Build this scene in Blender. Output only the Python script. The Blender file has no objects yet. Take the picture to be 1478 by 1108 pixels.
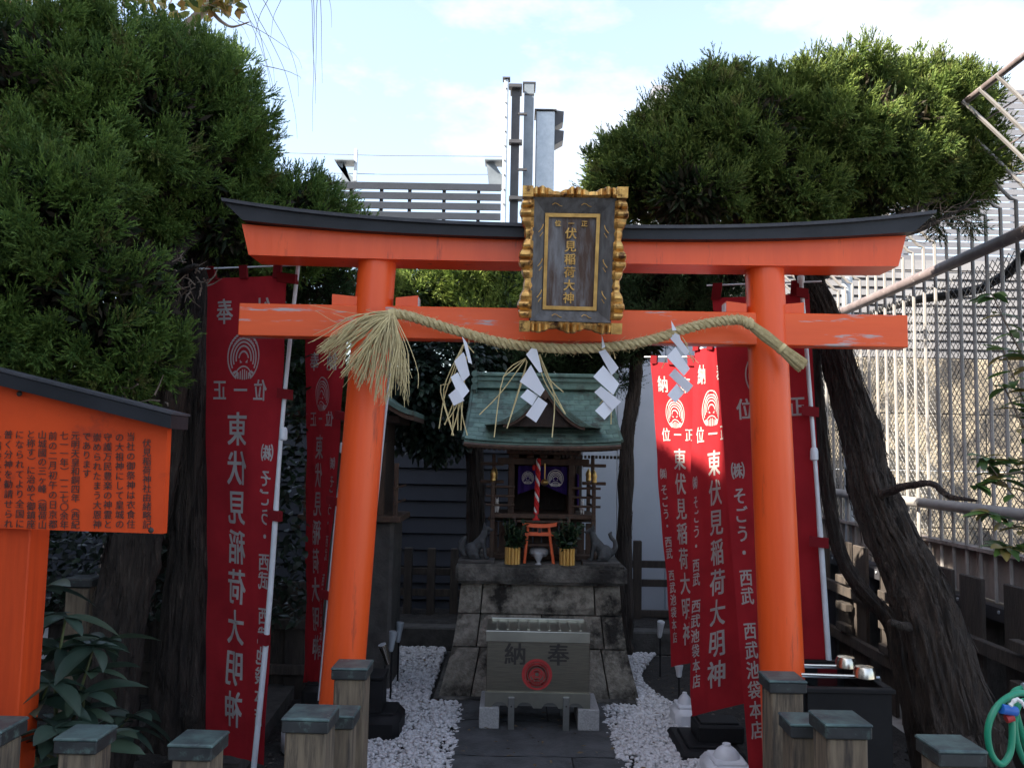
import bpy, bmesh, math, random
import numpy as np
from mathutils import Vector, Matrix
R = math.radians
PI = math.pi
random.seed(7)
SC = bpy.context.scene
COL = SC.collection

# ---------------------------------------------------------------- camera, world, sun, exposure
F = 1195.0                      # focal length in pixels of the 1478 px wide photograph
EYE = Vector((0, 0, 1.55))
PITCH, ROLL, YAW = R(4.85), R(1.1), R(0.40)
fw = Vector((-math.sin(YAW) * math.cos(PITCH), math.cos(YAW) * math.cos(PITCH), math.sin(PITCH)))
r0 = Vector((math.cos(YAW), math.sin(YAW), 0))
u0 = r0.cross(fw)
rt = r0 * math.cos(ROLL) + u0 * math.sin(ROLL)
up = u0 * math.cos(ROLL) - r0 * math.sin(ROLL)
cam = bpy.data.cameras.new('camera')
co = bpy.data.objects.new('camera', cam); COL.objects.link(co)
co.matrix_world = Matrix((( rt.x, up.x, -fw.x, EYE.x), (rt.y, up.y, -fw.y, EYE.y), (rt.z, up.z, -fw.z, EYE.z), (0, 0, 0, 1)))
cam.sensor_fit = 'HORIZONTAL'; cam.sensor_width = 36; cam.lens = 36 * F / 1478
cam.clip_start = .05; cam.clip_end = 2000
SC.camera = co

SUN = Vector((-0.75, -0.35, 0.62)).normalized()      # towards the sun
sun_el = math.asin(SUN.z); sun_az = math.atan2(SUN.x, SUN.y)
w = bpy.data.worlds.new('World'); SC.world = w; w.use_nodes = True
nt = w.node_tree; nt.nodes.clear()
sky = nt.nodes.new('ShaderNodeTexSky'); sky.sky_type = 'NISHITA'; sky.sun_disc = False
sky.sun_elevation = sun_el; sky.sun_rotation = sun_az; sky.air_density = 1.1; sky.dust_density = 2.2; sky.ozone_density = 1.2
tc = nt.nodes.new('ShaderNodeTexCoord')
mp = nt.nodes.new('ShaderNodeMapping'); mp.inputs['Scale'].default_value = (1, 1, 2.2); mp.inputs['Location'].default_value = (.35, .12, .5)
no = nt.nodes.new('ShaderNodeTexNoise'); no.inputs['Scale'].default_value = 2.6; no.inputs['Detail'].default_value = 8; no.inputs['Roughness'].default_value = .62
rp = nt.nodes.new('ShaderNodeValToRGB'); rp.color_ramp.elements[0].position = .50; rp.color_ramp.elements[1].position = .70; rp.color_ramp.elements[0].color = (.19, .19, .19, 1); rp.color_ramp.elements[1].color = (1, 1, 1, 1)
mx = nt.nodes.new('ShaderNodeMixRGB'); mx.inputs[2].default_value = (3.0, 3.0, 3.08, 1)
bg = nt.nodes.new('ShaderNodeBackground'); bg.inputs['Strength'].default_value = 0.10
ow = nt.nodes.new('ShaderNodeOutputWorld')
L = nt.links.new
L(tc.outputs['Generated'], mp.inputs[0]); L(mp.outputs[0], no.inputs[0]); L(no.outputs[0], rp.inputs[0])
L(rp.outputs[0], mx.inputs[0]); L(sky.outputs[0], mx.inputs[1]); L(mx.outputs[0], bg.inputs[0]); L(bg.outputs[0], ow.inputs[0])
sl = bpy.data.lights.new('sun', 'SUN'); sl.energy = 4.8; sl.angle = R(.5); sl.color = (1, .9, .76)
so = bpy.data.objects.new('sun', sl); COL.objects.link(so); so.rotation_euler = SUN.to_track_quat('Z', 'Y').to_euler()
SC.view_settings.view_transform = 'Standard'; SC.view_settings.look = 'None'
SC.view_settings.exposure = 2.25; SC.view_settings.gamma = 1; SC.view_settings.use_curve_mapping = False

# ---------------------------------------------------------------- helpers
def P(px, py, Y):
    """the point of the vertical plane at depth Y that stands at this place of the photograph"""
    d = fw * F + rt * (px - 739) - up * (py - 554)
    return EYE + d * (Y / d.y)
def G(px, py, z=0.0):
    d = fw * F + rt * (px - 739) - up * (py - 554)
    return EYE + d * ((z - EYE.z) / d.z)
def m_(px, Y): return px * Y / F

class MB:
    def __init__(s): s.v = []; s.f = []
    def add(s, vs, fs):
        n = len(s.v); s.v += [tuple(v) for v in vs]; s.f += [tuple(i + n for i in f) for f in fs]; return s
    def box(s, c, d, rz=0, rx=0, ry=0, bev=0, taper=1):
        x, y, z = d[0] / 2, d[1] / 2, d[2] / 2
        M = Matrix.Rotation(rz, 3, 'Z') @ Matrix.Rotation(ry, 3, 'Y') @ Matrix.Rotation(rx, 3, 'X')
        c = Vector(c)
        if bev <= 0:
            vs = [Vector((a * x * (taper if e > 0 else 1), b * y * (taper if e > 0 else 1), e * z)) for e in (-1, 1) for b in (-1, 1) for a in (-1, 1)]
            fs = [(0, 2, 3, 1), (4, 5, 7, 6), (0, 1, 5, 4), (2, 6, 7, 3), (0, 4, 6, 2), (1, 3, 7, 5)]
        else:
            bm = bmesh.new(); bmesh.ops.create_cube(bm, size=1)
            for v in bm.verts:
                k = taper if v.co.z > 0 else 1
                v.co = Vector((v.co.x * d[0] * k, v.co.y * d[1] * k, v.co.z * d[2]))
            bmesh.ops.bevel(bm, geom=bm.edges[:], offset=bev, segments=1, affect='EDGES')
            bm.verts.index_update()
            vs = [v.co.copy() for v in bm.verts]; fs = [tuple(v.index for v in f.verts) for f in bm.faces]; bm.free()
        return s.add([c + M @ v for v in vs], fs)
    def tube(s, pts, rad, n=8, cap=True, fr=None):
        pts = [Vector(p) for p in pts]; k = len(pts)
        if not hasattr(rad, '__len__'): rad = [rad] * k
        vs = []; prev = None
        for i, p in enumerate(pts):
            t = (pts[min(i + 1, k - 1)] - pts[max(i - 1, 0)])
            t = t.normalized() if t.length > 1e-9 else Vector((0, 0, 1))
            if prev is None: a = t.orthogonal().normalized()
            else:
                a = prev - t * prev.dot(t); a = a.normalized() if a.length > 1e-6 else t.orthogonal().normalized()
            prev = a; b = t.cross(a)
            for j in range(n):
                th = 2 * PI * j / n; rr = rad[i] * (fr(i, th) if fr else 1)
                vs.append(p + (a * math.cos(th) + b * math.sin(th)) * rr)
        fs = [(i * n + j, i * n + (j + 1) % n, (i + 1) * n + (j + 1) % n, (i + 1) * n + j) for i in range(k - 1) for j in range(n)]
        if cap: fs += [tuple(range(n))[::-1], tuple((k - 1) * n + j for j in range(n))]
        return s.add(vs, fs)
    def cyl(s, a, b, r1, r2=None, n=16): return s.tube([a, b], [r1, r1 if r2 is None else r2], n)
    def lathe(s, c, prof, n=16):
        c = Vector(c); vs = [c + Vector((r * math.cos(2 * PI * j / n), r * math.sin(2 * PI * j / n), z)) for r, z in prof for j in range(n)]
        k = len(prof)
        fs = [(i * n + j, i * n + (j + 1) % n, (i + 1) * n + (j + 1) % n, (i + 1) * n + j) for i in range(k - 1) for j in range(n)]
        fs += [tuple(range(n))[::-1], tuple((k - 1) * n + j for j in range(n))]
        return s.add(vs, fs)
    def prism(s, poly, off):
        """closed polygon (3-D points) pushed along off"""
        n = len(poly); off = Vector(off); a = [Vector(p) for p in poly]
        return s.add(a + [p + off for p in a], [tuple(range(n)), tuple(range(2 * n - 1, n - 1, -1))] + [(i, i + n, (i + 1) % n + n, (i + 1) % n) for i in range(n)])
    def ell(s, c, r, n=10, M=None):
        c = Vector(c); vs = []; fs = []
        for i in range(1, n):
            ph = PI * i / n
            for j in range(n + 2):
                th = 2 * PI * j / (n + 2)
                v = Vector((r[0] * math.sin(ph) * math.cos(th), r[1] * math.sin(ph) * math.sin(th), r[2] * math.cos(ph)))
                vs.append(c + (M @ v if M else v))
        k = n + 2
        for i in range(n - 2):
            for j in range(k): fs.append((i * k + j, (i + 1) * k + j, (i + 1) * k + (j + 1) % k, i * k + (j + 1) % k))
        t = Vector((0, 0, r[2])); vs += [c + (M @ t if M else t), c - (M @ t if M else t)]
        a = len(vs) - 2
        for j in range(k): fs += [(a, j, (j + 1) % k), (a + 1, (n - 2) * k + (j + 1) % k, (n - 2) * k + j)]
        return s.add(vs, fs)
    def build(s, name, m, parent=None, smooth=False, base=None, recalc=True):
        o0 = Vector(parent['_o']) if parent is not None else (Vector(base) if base is not None else None)
        if o0 is None:
            a = np.array(s.v); o0 = Vector(((a[:, 0].min() + a[:, 0].max()) / 2, (a[:, 1].min() + a[:, 1].max()) / 2, a[:, 2].min()))
        me = bpy.data.meshes.new(name)
        me.from_pydata([(v[0] - o0.x, v[1] - o0.y, v[2] - o0.z) for v in s.v], [], s.f)
        if recalc and len(s.f) < 60000:
            bm = bmesh.new(); bm.from_mesh(me); bmesh.ops.recalc_face_normals(bm, faces=bm.faces[:]); bm.to_mesh(me); bm.free()
        if m: me.materials.append(m)
        if smooth:
            me.polygons.foreach_set('use_smooth', [True] * len(me.polygons))
            if smooth != 'all':
                try: me.set_sharp_from_angle(angle=R(38))
                except Exception: pass
        o = bpy.data.objects.new(name, me); COL.objects.link(o)
        if parent is not None: o.parent = parent
        else: o.location = o0
        o['_o'] = tuple(o0)
        return o

def tag(o, label, cat, group=None):
    o['label'] = label; o['category'] = cat
    if group: o['group'] = group
    return o
def thing(name, base, label, cat, group=None):
    o = bpy.data.objects.new(name, None); COL.objects.link(o); o.empty_display_size = .1
    o.location = base; o['_o'] = tuple(base); return tag(o, label, cat, group)
def struct(o, kind='structure'): o['kind'] = kind; return o
def place(name, me, parent, loc, rot=(0, 0, 0), sc=(1, 1, 1)):
    """a piece that shares its mesh, at a world place, under parent"""
    o = bpy.data.objects.new(name, me); COL.objects.link(o)
    o.parent = parent; o.location = Vector(loc) - Vector(parent['_o']); o.rotation_euler = rot; o.scale = sc
    o['_o'] = tuple(loc)
    return o
def mesh_of(mb, name, m, smooth=False):
    o = mb.build(name, m, smooth=smooth, base=(0, 0, 0)); me = o.data; bpy.data.objects.remove(o); return me
def kids(o): return [c for c in bpy.data.objects if c.parent == o]
def copy_tree(o, parent=None):
    c = o.copy(); COL.objects.link(c)
    if parent is not None: c.parent = parent
    for ch in kids(o): copy_tree(ch, c)
    return c

def rgb(c): return (c[0], c[1], c[2], 1)
def mat(name, c1, c2=None, scale=6, rough=.7, metal=0, bump=.0, bscale=None, stretch=(1, 1, 1), lo=.35, hi=.65, rand=0, c3=None, s3=1.5, lo3=.55, hi3=.7, detail=6, spec=.5, emit=None, obj=False, dist=.01):
    m = bpy.data.materials.new(name); m.use_nodes = True; t = m.node_tree; N = t.nodes; b = N['Principled BSDF']; K = t.links.new
    b.inputs['Roughness'].default_value = rough; b.inputs['Metallic'].default_value = metal
    b.inputs['Specular IOR Level'].default_value = spec
    if obj: g = N.new('ShaderNodeTexCoord'); src = g.outputs['Object']
    else: g = N.new('ShaderNodeNewGeometry'); src = g.outputs['Position']
    mpn = N.new('ShaderNodeMapping'); mpn.inputs['Scale'].default_value = stretch; K(src, mpn.inputs[0])
    out = None
    n1 = N.new('ShaderNodeTexNoise'); n1.inputs['Scale'].default_value = scale; n1.inputs['Detail'].default_value = detail; n1.inputs['Roughness'].default_value = .6
    K(mpn.outputs[0], n1.inputs[0])
    rr = N.new('ShaderNodeValToRGB'); rr.color_ramp.elements[0].position = lo; rr.color_ramp.elements[1].position = hi
    rr.color_ramp.elements[0].color = rgb(c1); rr.color_ramp.elements[1].color = rgb(c2 or c1); K(n1.outputs[0], rr.inputs[0]); out = rr.outputs[0]
    if c3:
        n3 = N.new('ShaderNodeTexNoise'); n3.inputs['Scale'].default_value = s3; n3.inputs['Detail'].default_value = 8; n3.inputs['Roughness'].default_value = .68; K(mpn.outputs[0], n3.inputs[0])
        r3 = N.new('ShaderNodeValToRGB'); r3.color_ramp.elements[0].position = lo3; r3.color_ramp.elements[1].position = hi3; K(n3.outputs[0], r3.inputs[0])
        x = N.new('ShaderNodeMixRGB'); K(r3.outputs[0], x.inputs[0]); K(out, x.inputs[1]); x.inputs[2].default_value = rgb(c3); out = x.outputs[0]
    if rand:
        oi = N.new('ShaderNodeObjectInfo'); mr = N.new('ShaderNodeMapRange'); mr.inputs['To Min'].default_value = 1 - rand; mr.inputs['To Max'].default_value = 1 + rand
        K(oi.outputs['Random'], mr.inputs[0]); h = N.new('ShaderNodeHueSaturation'); K(mr.outputs[0], h.inputs['Value']); K(out, h.inputs['Color']); out = h.outputs[0]
    K(out, b.inputs['Base Color'])
    if bump:
        n2 = N.new('ShaderNodeTexNoise'); n2.inputs['Scale'].default_value = bscale or scale * 3; n2.inputs['Detail'].default_value = 5; K(mpn.outputs[0], n2.inputs[0])
        bp = N.new('ShaderNodeBump'); bp.inputs['Strength'].default_value = bump; bp.inputs['Distance'].default_value = dist; K(n2.outputs[0], bp.inputs['Height']); K(bp.outputs[0], b.inputs['Normal'])
    if emit: b.inputs['Emission Color'].default_value = rgb(emit[0]); b.inputs['Emission Strength'].default_value = emit[1]
    return m
def leafmat(name, trans=.3, rough=.55, attr='tint', gloss=.3):
    m = bpy.data.materials.new(name); m.use_nodes = True; t = m.node_tree; N = t.nodes; K = t.links.new; b = N['Principled BSDF']
    b.inputs['Roughness'].default_value = rough; b.inputs['Specular IOR Level'].default_value = gloss
    a = N.new('ShaderNodeAttribute'); a.attribute_name = attr; K(a.outputs['Color'], b.inputs['Base Color'])
    tr = N.new('ShaderNodeBsdfTranslucent'); K(a.outputs['Color'], tr.inputs[0]); mx = N.new('ShaderNodeMixShader'); mx.inputs[0].default_value = trans
    K(b.outputs[0], mx.inputs[1]); K(tr.outputs[0], mx.inputs[2]); K(mx.outputs[0], N['Material Output'].inputs[0]); return m
def clothmat(name, c, c2, trans=.35):
    m = mat(name, c, c2, scale=5, rough=.85, bump=.15, bscale=300, spec=.2, dist=.002); t = m.node_tree; N = t.nodes; K = t.links.new; b = N['Principled BSDF']
    src = b.inputs['Base Color'].links[0].from_socket
    tr = N.new('ShaderNodeBsdfTranslucent'); K(src, tr.inputs[0]); mx = N.new('ShaderNodeMixShader'); mx.inputs[0].default_value = trans
    K(b.outputs[0], mx.inputs[1]); K(tr.outputs[0], mx.inputs[2]); K(mx.outputs[0], N['Material Output'].inputs[0]); return m

# materials
M = dict(
 vermilion=mat('vermilion_paint', (.82, .095, .012), (.74, .078, .010), scale=9, rough=.40, bump=.3, bscale=38, stretch=(1, 1, .12), c3=(.36, .035, .010), s3=16, lo3=.60, hi3=.70, dist=.004),
 vermworn=mat('worn_vermilion_paint', (.80, .108, .018), (.70, .085, .014), scale=3, rough=.5, bump=.15, bscale=30, stretch=(.35, 1, 3.2), c3=(.42, .37, .36), s3=9, lo3=.575, hi3=.64, dist=.004),
 vermboard=mat('board_vermilion', (.70, .070, .008), (.58, .055, .007), scale=4, rough=.6, spec=.3, bump=.12, bscale=40, c3=(.35, .04, .015), s3=5, lo3=.58, hi3=.7, dist=.003),
 vermpost=mat('post_vermilion', (.66, .066, .008), (.50, .046, .006), scale=14, rough=.6, spec=.3, bump=.5, bscale=30, stretch=(1.6, 1.6, .12), dist=.003),
 black=mat('black_sheet', (.009, .010, .013), (.018, .019, .024), scale=4, rough=.5, spec=.3, bump=.1, bscale=30),
 bluesheet=mat('ridge_sheet', (.03, .031, .037), (.055, .055, .062), scale=10, rough=.5, spec=.3),
 gold=mat('old_gold', (.72, .43, .13), (.42, .22, .07), scale=30, rough=.38, metal=.8, bump=.35, bscale=90, c3=(.09, .04, .02), s3=22, lo3=.52, hi3=.62, dist=.003),
 goldflat=mat('gold_paint', (.62, .37, .11), (.40, .22, .06), scale=20, rough=.4, metal=.5, bump=.1),
 greywood=mat('weathered_wood', (.20, .20, .21), (.11, .10, .10), scale=5, rough=.75, bump=.5, bscale=30, stretch=(8, 8, .7), c3=(.060, .030, .018), s3=1.6, lo3=.43, hi3=.58, dist=.002),
 framewood=mat('frame_wood', (.115, .112, .112), (.058, .052, .050), scale=14, rough=.7, bump=.4, bscale=60, stretch=(3, 3, 1), dist=.002),
 rope=mat('rice_straw', (.50, .41, .22), (.36, .28, .13), scale=60, rough=.75, bump=.7, bscale=240, dist=.003),
 straw=mat('loose_straw', (.62, .52, .27), (.45, .36, .17), scale=25, rough=.7),
 paper=clothmat('white_paper', (.80, .81, .86), (.76, .77, .82), .25),
 red=clothmat('red_cloth', (.38, .019, .027), (.29, .015, .022), .35),
 redtab=clothmat('red_loop', (.22, .012, .018), (.18, .01, .015), .3),
 print=clothmat('white_print', (.54, .52, .50), (.43, .41, .40), .35),
 pole=mat('white_pole', (.62, .66, .70), (.52, .55, .58), scale=12, rough=.35),
 ink=mat('black_ink', (.02, .018, .016), (.03, .025, .02), rough=.6),
 steel=mat('stainless_steel', (.25, .23, .18), (.18, .165, .135), scale=40, rough=.34, metal=.9, stretch=(.3, 1, 6), bump=.05),
 steelband=mat('steel_band', (.44, .43, .36), (.34, .33, .28), scale=5, rough=.28, metal=.9),
 steeldark=mat('dark_steel_bars', (.30, .30, .28), (.2, .2, .19), rough=.4, metal=.8),
 redink=mat('red_crest_print', (.45, .03, .03), (.38, .025, .025), rough=.5),
 void=mat('painted_dark_inside', (.006, .006, .006), rough=1),
 granite=mat('light_granite', (.36, .36, .35), (.24, .24, .24), scale=120, rough=.8, bump=.3, bscale=180),
 stone=mat('old_stone', (.29, .265, .215), (.155, .14, .112), scale=26, rough=.92, bump=.9, bscale=60, c3=(.018, .016, .013), s3=3.4, lo3=.48, hi3=.60, rand=.12, dist=.012),
 stonetop=mat('soot_stained_stone', (.15, .14, .12), (.08, .075, .065), scale=20, rough=.92, bump=.8, bscale=60, c3=(.018, .017, .015), s3=3, lo3=.42, hi3=.58, dist=.01),
 slab=mat('path_slab', (.07, .072, .074), (.035, .037, .038), scale=9, rough=.85, bump=.6, bscale=70, c3=(.12, .12, .115), s3=4, lo3=.6, hi3=.75, rand=.12, dist=.008),
 copper=mat('green_copper', (.125, .205, .165), (.075, .13, .108), scale=16, rough=.6, metal=.15, bump=.15, bscale=50, c3=(.05, .055, .042), s3=7, lo3=.5, hi3=.66, rand=.25),
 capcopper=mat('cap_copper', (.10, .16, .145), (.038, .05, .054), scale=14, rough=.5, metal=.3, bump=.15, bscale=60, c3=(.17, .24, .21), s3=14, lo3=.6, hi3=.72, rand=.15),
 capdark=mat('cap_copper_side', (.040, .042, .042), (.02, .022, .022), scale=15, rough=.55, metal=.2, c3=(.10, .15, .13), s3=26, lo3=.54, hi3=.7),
 postwood=mat('post_wood', (.19, .145, .095), (.085, .064, .045), scale=10, rough=.85, bump=.6, bscale=30, stretch=(5, 5, .5), c3=(.04, .032, .026), s3=5, lo3=.52, hi3=.68, rand=.1, dist=.004),
 darkwood=mat('dark_wood', (.035, .022, .015), (.018, .012, .009), scale=12, rough=.75, bump=.3, bscale=60, stretch=(3, 3, 1)),
 shrinewood=mat('shrine_wood', (.085, .048, .028), (.045, .026, .017), scale=12, rough=.7, bump=.2, bscale=60, stretch=(2, 2, 1)),
 fencewood=mat('fence_wood', (.055, .043, .034), (.026, .021, .018), scale=9, rough=.85, bump=.5, bscale=40, stretch=(4, 4, .6), rand=.2),
 soil=mat('dark_soil', (.035, .031, .027), (.016, .015, .014), scale=40, rough=.95, bump=1, bscale=120, c3=(.075, .068, .06), s3=90, lo3=.6, hi3=.68, dist=.02),
 roofdeck=mat('roof_deck', (.34, .33, .31), (.26, .25, .24), scale=5, rough=.9, bump=.3, bscale=80),
 kerb=mat('dark_concrete', (.075, .07, .064), (.04, .038, .035), scale=12, rough=.9, bump=.6, bscale=60),
 bark=mat('juniper_bark', (.042, .030, .023), (.015, .011, .009), scale=14, rough=.95, bump=1, bscale=34, stretch=(2.6, 2.6, .35), c3=(.078, .060, .048), s3=16, lo3=.58, hi3=.7, dist=.03),
 twig=mat('bare_twig', (.16, .12, .09), (.09, .07, .055), scale=30, rough=.9),
 palebark=mat('pale_bark', (.36, .28, .22), (.24, .18, .14), scale=20, rough=.8),
 pebble=mat('white_pebbles', (.60, .59, .60), (.44, .43, .43), scale=35, rough=.75, bump=.1, c3=(.30, .27, .24), s3=38, lo3=.52, hi3=.68),
 foxstone=mat('fox_stone', (.055, .06, .062), (.032, .035, .037), scale=20, rough=.7, bump=.4, bscale=90),
 sidewall=mat('dark_siding', (.020, .024, .036), (.014, .017, .026), scale=3, rough=.5, bump=.1),
 whitewall=mat('pale_wall', (.43, .47, .53), (.38, .42, .48), scale=2, rough=.6, rand=.02),
 slatwhite=mat('white_slats', (.20, .205, .23), (.17, .175, .20), scale=1, rough=.5),
 greywall=mat('grey_wall', (.17, .17, .18), (.12, .12, .13), scale=2, rough=.8, bump=.3),
 concrete=mat('shade_mottled_concrete', (.34, .29, .21), (.20, .17, .13), scale=7, rough=.95, bump=1, bscale=45, c3=(.05, .045, .04), s3=3, lo3=.45, hi3=.58, dist=.02),  # dark blotches paint mottled shade, the warm tone a sun patch, into the colour
 picket=mat('fence_paint', (.30, .285, .275), (.22, .21, .20), scale=9, rough=.5, c3=(.2, .13, .1), s3=26, lo3=.64, hi3=.7),
 pipe=mat('rail_pipe', (.16, .13, .13), (.10, .08, .08), scale=12, rough=.5, c3=(.35, .33, .32), s3=18, lo3=.6, hi3=.7),
 wire=mat('fence_wire', (.15, .15, .15), (.11, .11, .11), rough=.5, metal=.5),
 panel=mat('stained_panel', (.30, .26, .24), (.20, .17, .155), scale=6, rough=.8, c3=(.08, .065, .06), s3=8, lo3=.55, hi3=.68, stretch=(1, 1, .5)),
 slatdark=mat('grey_slats', (.035, .042, .058), (.028, .034, .046), scale=3, rough=.45),
 steelgrey=mat('painted_steel', (.17, .20, .23), (.12, .145, .17), scale=5, rough=.5, metal=.2),
 galv=mat('galvanised_steel', (.42, .46, .50), (.33, .37, .41), scale=14, rough=.45, metal=.4),
 steelblack=mat('dark_steel', (.04, .04, .045), (.025, .025, .03), scale=6, rough=.5),
 curtain=clothmat('purple_cloth', (.05, .022, .16), (.03, .014, .11), .15),
 white=mat('white_plastic', (.62, .63, .66), (.52, .53, .56), scale=8, rough=.4),
 whitecloth=mat('white_thread', (.75, .73, .70), rough=.8),
 ropered=mat('red_rope', (.55, .012, .012), rough=.7),
 brass=mat('brass', (.60, .42, .16), (.45, .3, .1), rough=.35, metal=.9),
 bamboo=mat('gilt_bamboo', (.85, .58, .20), (.70, .42, .10), scale=20, rough=.35, metal=.6, stretch=(4, 4, .5)),
 blackplastic=mat('black_plastic', (.009, .009, .010), (.014, .014, .015), rough=.6, spec=.15),
 ladle=mat('ladle_steel', (.62, .58, .5), rough=.25, metal=1),
 water=mat('still_water', (.01, .012, .012), rough=.05),
 hose=mat('green_hose', (.01, .25, .13), (.008, .2, .11), rough=.35),
 blue=mat('blue_plastic', (.02, .12, .45), rough=.4),
 navy=mat('navy_plastic', (.02, .03, .06), rough=.5),
 stem=mat('green_stem', (.12, .15, .05), (.08, .09, .04), rough=.6),
 shading=mat('shading_wall', (.46, .44, .41), (.40, .38, .36), scale=.6, rough=.8, bump=.1),  # wall of the unseen building added for its shade
 window=mat('dark_glass', (.03, .04, .05), rough=.08),
 clear=mat('cup_glass', (.35, .37, .38), rough=.1, spec=.8),
)
LEAF = leafmat('juniper_foliage', .22, .6, gloss=.2)
BROAD = leafmat('broad_leaf', .25, .38, gloss=.45)

# ---------------------------------------------------------------- print: glyphs and crest as flat outlines
def make_glyphs(chars, off):
    obs = []
    for ch in chars:
        cu = bpy.data.curves.new('glyph', 'FONT'); cu.body = ch; cu.size = 1; cu.offset = off; cu.resolution_u = 3; cu.fill_mode = 'FRONT'
        o = bpy.data.objects.new('glyph', cu); COL.objects.link(o); obs.append((ch, o))
    dg = bpy.context.evaluated_depsgraph_get(); dg.update(); out = {}
    for ch, o in obs:
        e = o.evaluated_get(dg); me = e.to_mesh()
        out[ch] = ([(v.co.x, v.co.y) for v in me.vertices], [tuple(p.vertices) for p in me.polygons]); e.to_mesh_clear()
    for ch, o in obs: cu = o.data; bpy.data.objects.remove(o); bpy.data.curves.remove(cu)
    return out
BANNER = '奉納正一位東伏見稲荷大明神㈱そごう・西武池袋本店'
BOARD = ['伏見稲荷神社由緒略記', '当社の御祭神は衣食住', 'の大祖神にして皇城の', '守護万民豊楽の神霊と', '崇められたまう大恩神', 'であります',
         '元明天皇和銅四年（西紀', '七一一年）一二七〇余年', '前の二月初午の日京都', '山城國の三ヶ峰（稲荷山', 'と称す）に治めて御鎮座', 'になられてより全国に', '普く分神を勧請せられ', 'し稲荷社の']
GB = make_glyphs(sorted(set(BANNER)), 0)
GT = make_glyphs(sorted(set(''.join(BOARD))), 0)
_r = make_glyphs(['国'], 0)['国'][0]
gx = [p[0] for p in _r]; gy = [p[1] for p in _r]
GCX, GCY, GS = (min(gx) + max(gx)) / 2, (min(gy) + max(gy)) / 2, max(max(gx) - min(gx), max(gy) - min(gy)) / .88
class Flat:
    """flat print in its own u, v plane"""
    def __init__(s): s.v = []; s.f = []
    def put(s, vs, fs):
        n = len(s.v); s.v += [(p[0], p[1], p[2] if len(p) > 2 else 0) for p in vs]; s.f += [tuple(i + n for i in f) for f in fs]
    def char(s, ch, cx, cy, w, h, G_=None, vert=True):
        g = (G_ or GB)[ch]
        rot = vert and ch in '（）・〇' and ch in '（）'
        bw_ = .021 if G_ is not GT else .007
        for l, (dx, dy) in enumerate(((0, 0), (bw_, bw_ * .5), (-bw_, bw_ * .5), (bw_, -bw_ * .5), (-bw_, -bw_ * .5))):
            vs = []
            for x, y in g[0]:
                a, b = (x - GCX) / GS + dx, (y - GCY) / GS + dy
                if rot: a, b = b, -a
                vs.append((cx + a * w, cy + b * h, l))
            s.put(vs, g[1])
    def arc(s, cx, cy, r, wd, a0, a1, n=24, sx=1, sy=1):
        vs = []
        for i in range(n + 1):
            a = a0 + (a1 - a0) * i / n
            for k in (-.5, .5): vs.append((cx + sx * (r + k * wd) * math.cos(a), cy + sy * (r + k * wd) * math.sin(a)))
        s.put(vs, [(2 * i, 2 * i + 1, 2 * i + 3, 2 * i + 2) for i in range(n)])
    def leaf(s, cx, cy, l, wd, a):
        pts = [(-.5, 0), (-.1, .5), (.5, 0), (-.1, -.5)]
        s.put([(cx + x * l * math.cos(a) - y * wd * math.sin(a), cy + x * l * math.sin(a) + y * wd * math.cos(a)) for x, y in pts], [(0, 1, 2, 3)])
    def quad(s, pts): s.put([tuple(p) for p in pts], [tuple(range(len(pts)))])
    def crest(s, cx, cy, r, kx=1):
        n = len(s.v)
        s.arc(0, 0, .97, .07, R(-62) + 0, R(242), 44)
        for k, a in ((.80, 30), (.66, 22), (.50, 14)):
            s.arc(0, -.05, k, .075, R(-a), R(180 + a), 30)
        s.arc(0, -.1, .33, .08, R(10), R(170), 14)
        for sg in (-1, 1):
            s.quad([(sg * .10, -.22), (sg * .28, -.10), (sg * .26, -.24)])
            for i in range(5):
                a = R(90) - sg * R(18 + 9 * i); rr = 1.02 - .10 * abs(i - 2) * .4
                for q in (-.09, .09): s.leaf(.88 * math.cos(a) + q * math.cos(a) * .9, .88 * math.sin(a) + q * math.sin(a) * .9, .17, .07, a - sg * (R(60) if q < 0 else R(25)))
        s.arc(0, -.97, .60, .06, R(35), R(145), 14)
        for x in (-.36, -.22, -.075, .075, .22, .36):
            s.quad([(x - .045, -.92 + abs(x) * .12), (x + .045, -.92 + abs(x) * .12), (x + .035, -.46 - abs(x) * .45), (x - .035, -.46 - abs(x) * .45)])
        for sg in (-1, 1):
            for k in (0, 1):
                s.quad([(sg * (.46 + .13 * k), -.82 + .12 * k), (sg * (.56 + .13 * k), -.74 + .12 * k), (sg * (.40 + .12 * k), -.58 + .05 * k), (sg * (.33 + .12 * k), -.64 + .05 * k)])
        s.v[n:] = [(cx + x * r * kx, cy + y * r, l) for x, y, l in s.v[n:]]
    def cut(s, us, vs_):
        bm = bmesh.new(); vv = [bm.verts.new((a, b, l)) for a, b, l in s.v]
        for f in s.f:
            try: bm.faces.new([vv[i] for i in f])
            except ValueError: pass
        for u in us: bmesh.ops.bisect_plane(bm, geom=bm.verts[:] + bm.edges[:] + bm.faces[:], plane_co=(u, 0, 0), plane_no=(1, 0, 0))
        for u in vs_: bmesh.ops.bisect_plane(bm, geom=bm.verts[:] + bm.edges[:] + bm.faces[:], plane_co=(0, u, 0), plane_no=(0, 1, 0))
        bm.verts.index_update(); s.v = [(v.co.x, v.co.y, v.co.z) for v in bm.verts]; s.f = [tuple(v.index for v in f.verts) for f in bm.faces]; bm.free()
    def to(s, fn, name, m, parent):
        mb = MB(); mb.v = [tuple(Vector(fn(a, b)) - Vector((0, l * .00016, 0))) for a, b, l in s.v]; mb.f = s.f
        return mb.build(name, m, parent, recalc=False)

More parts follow.
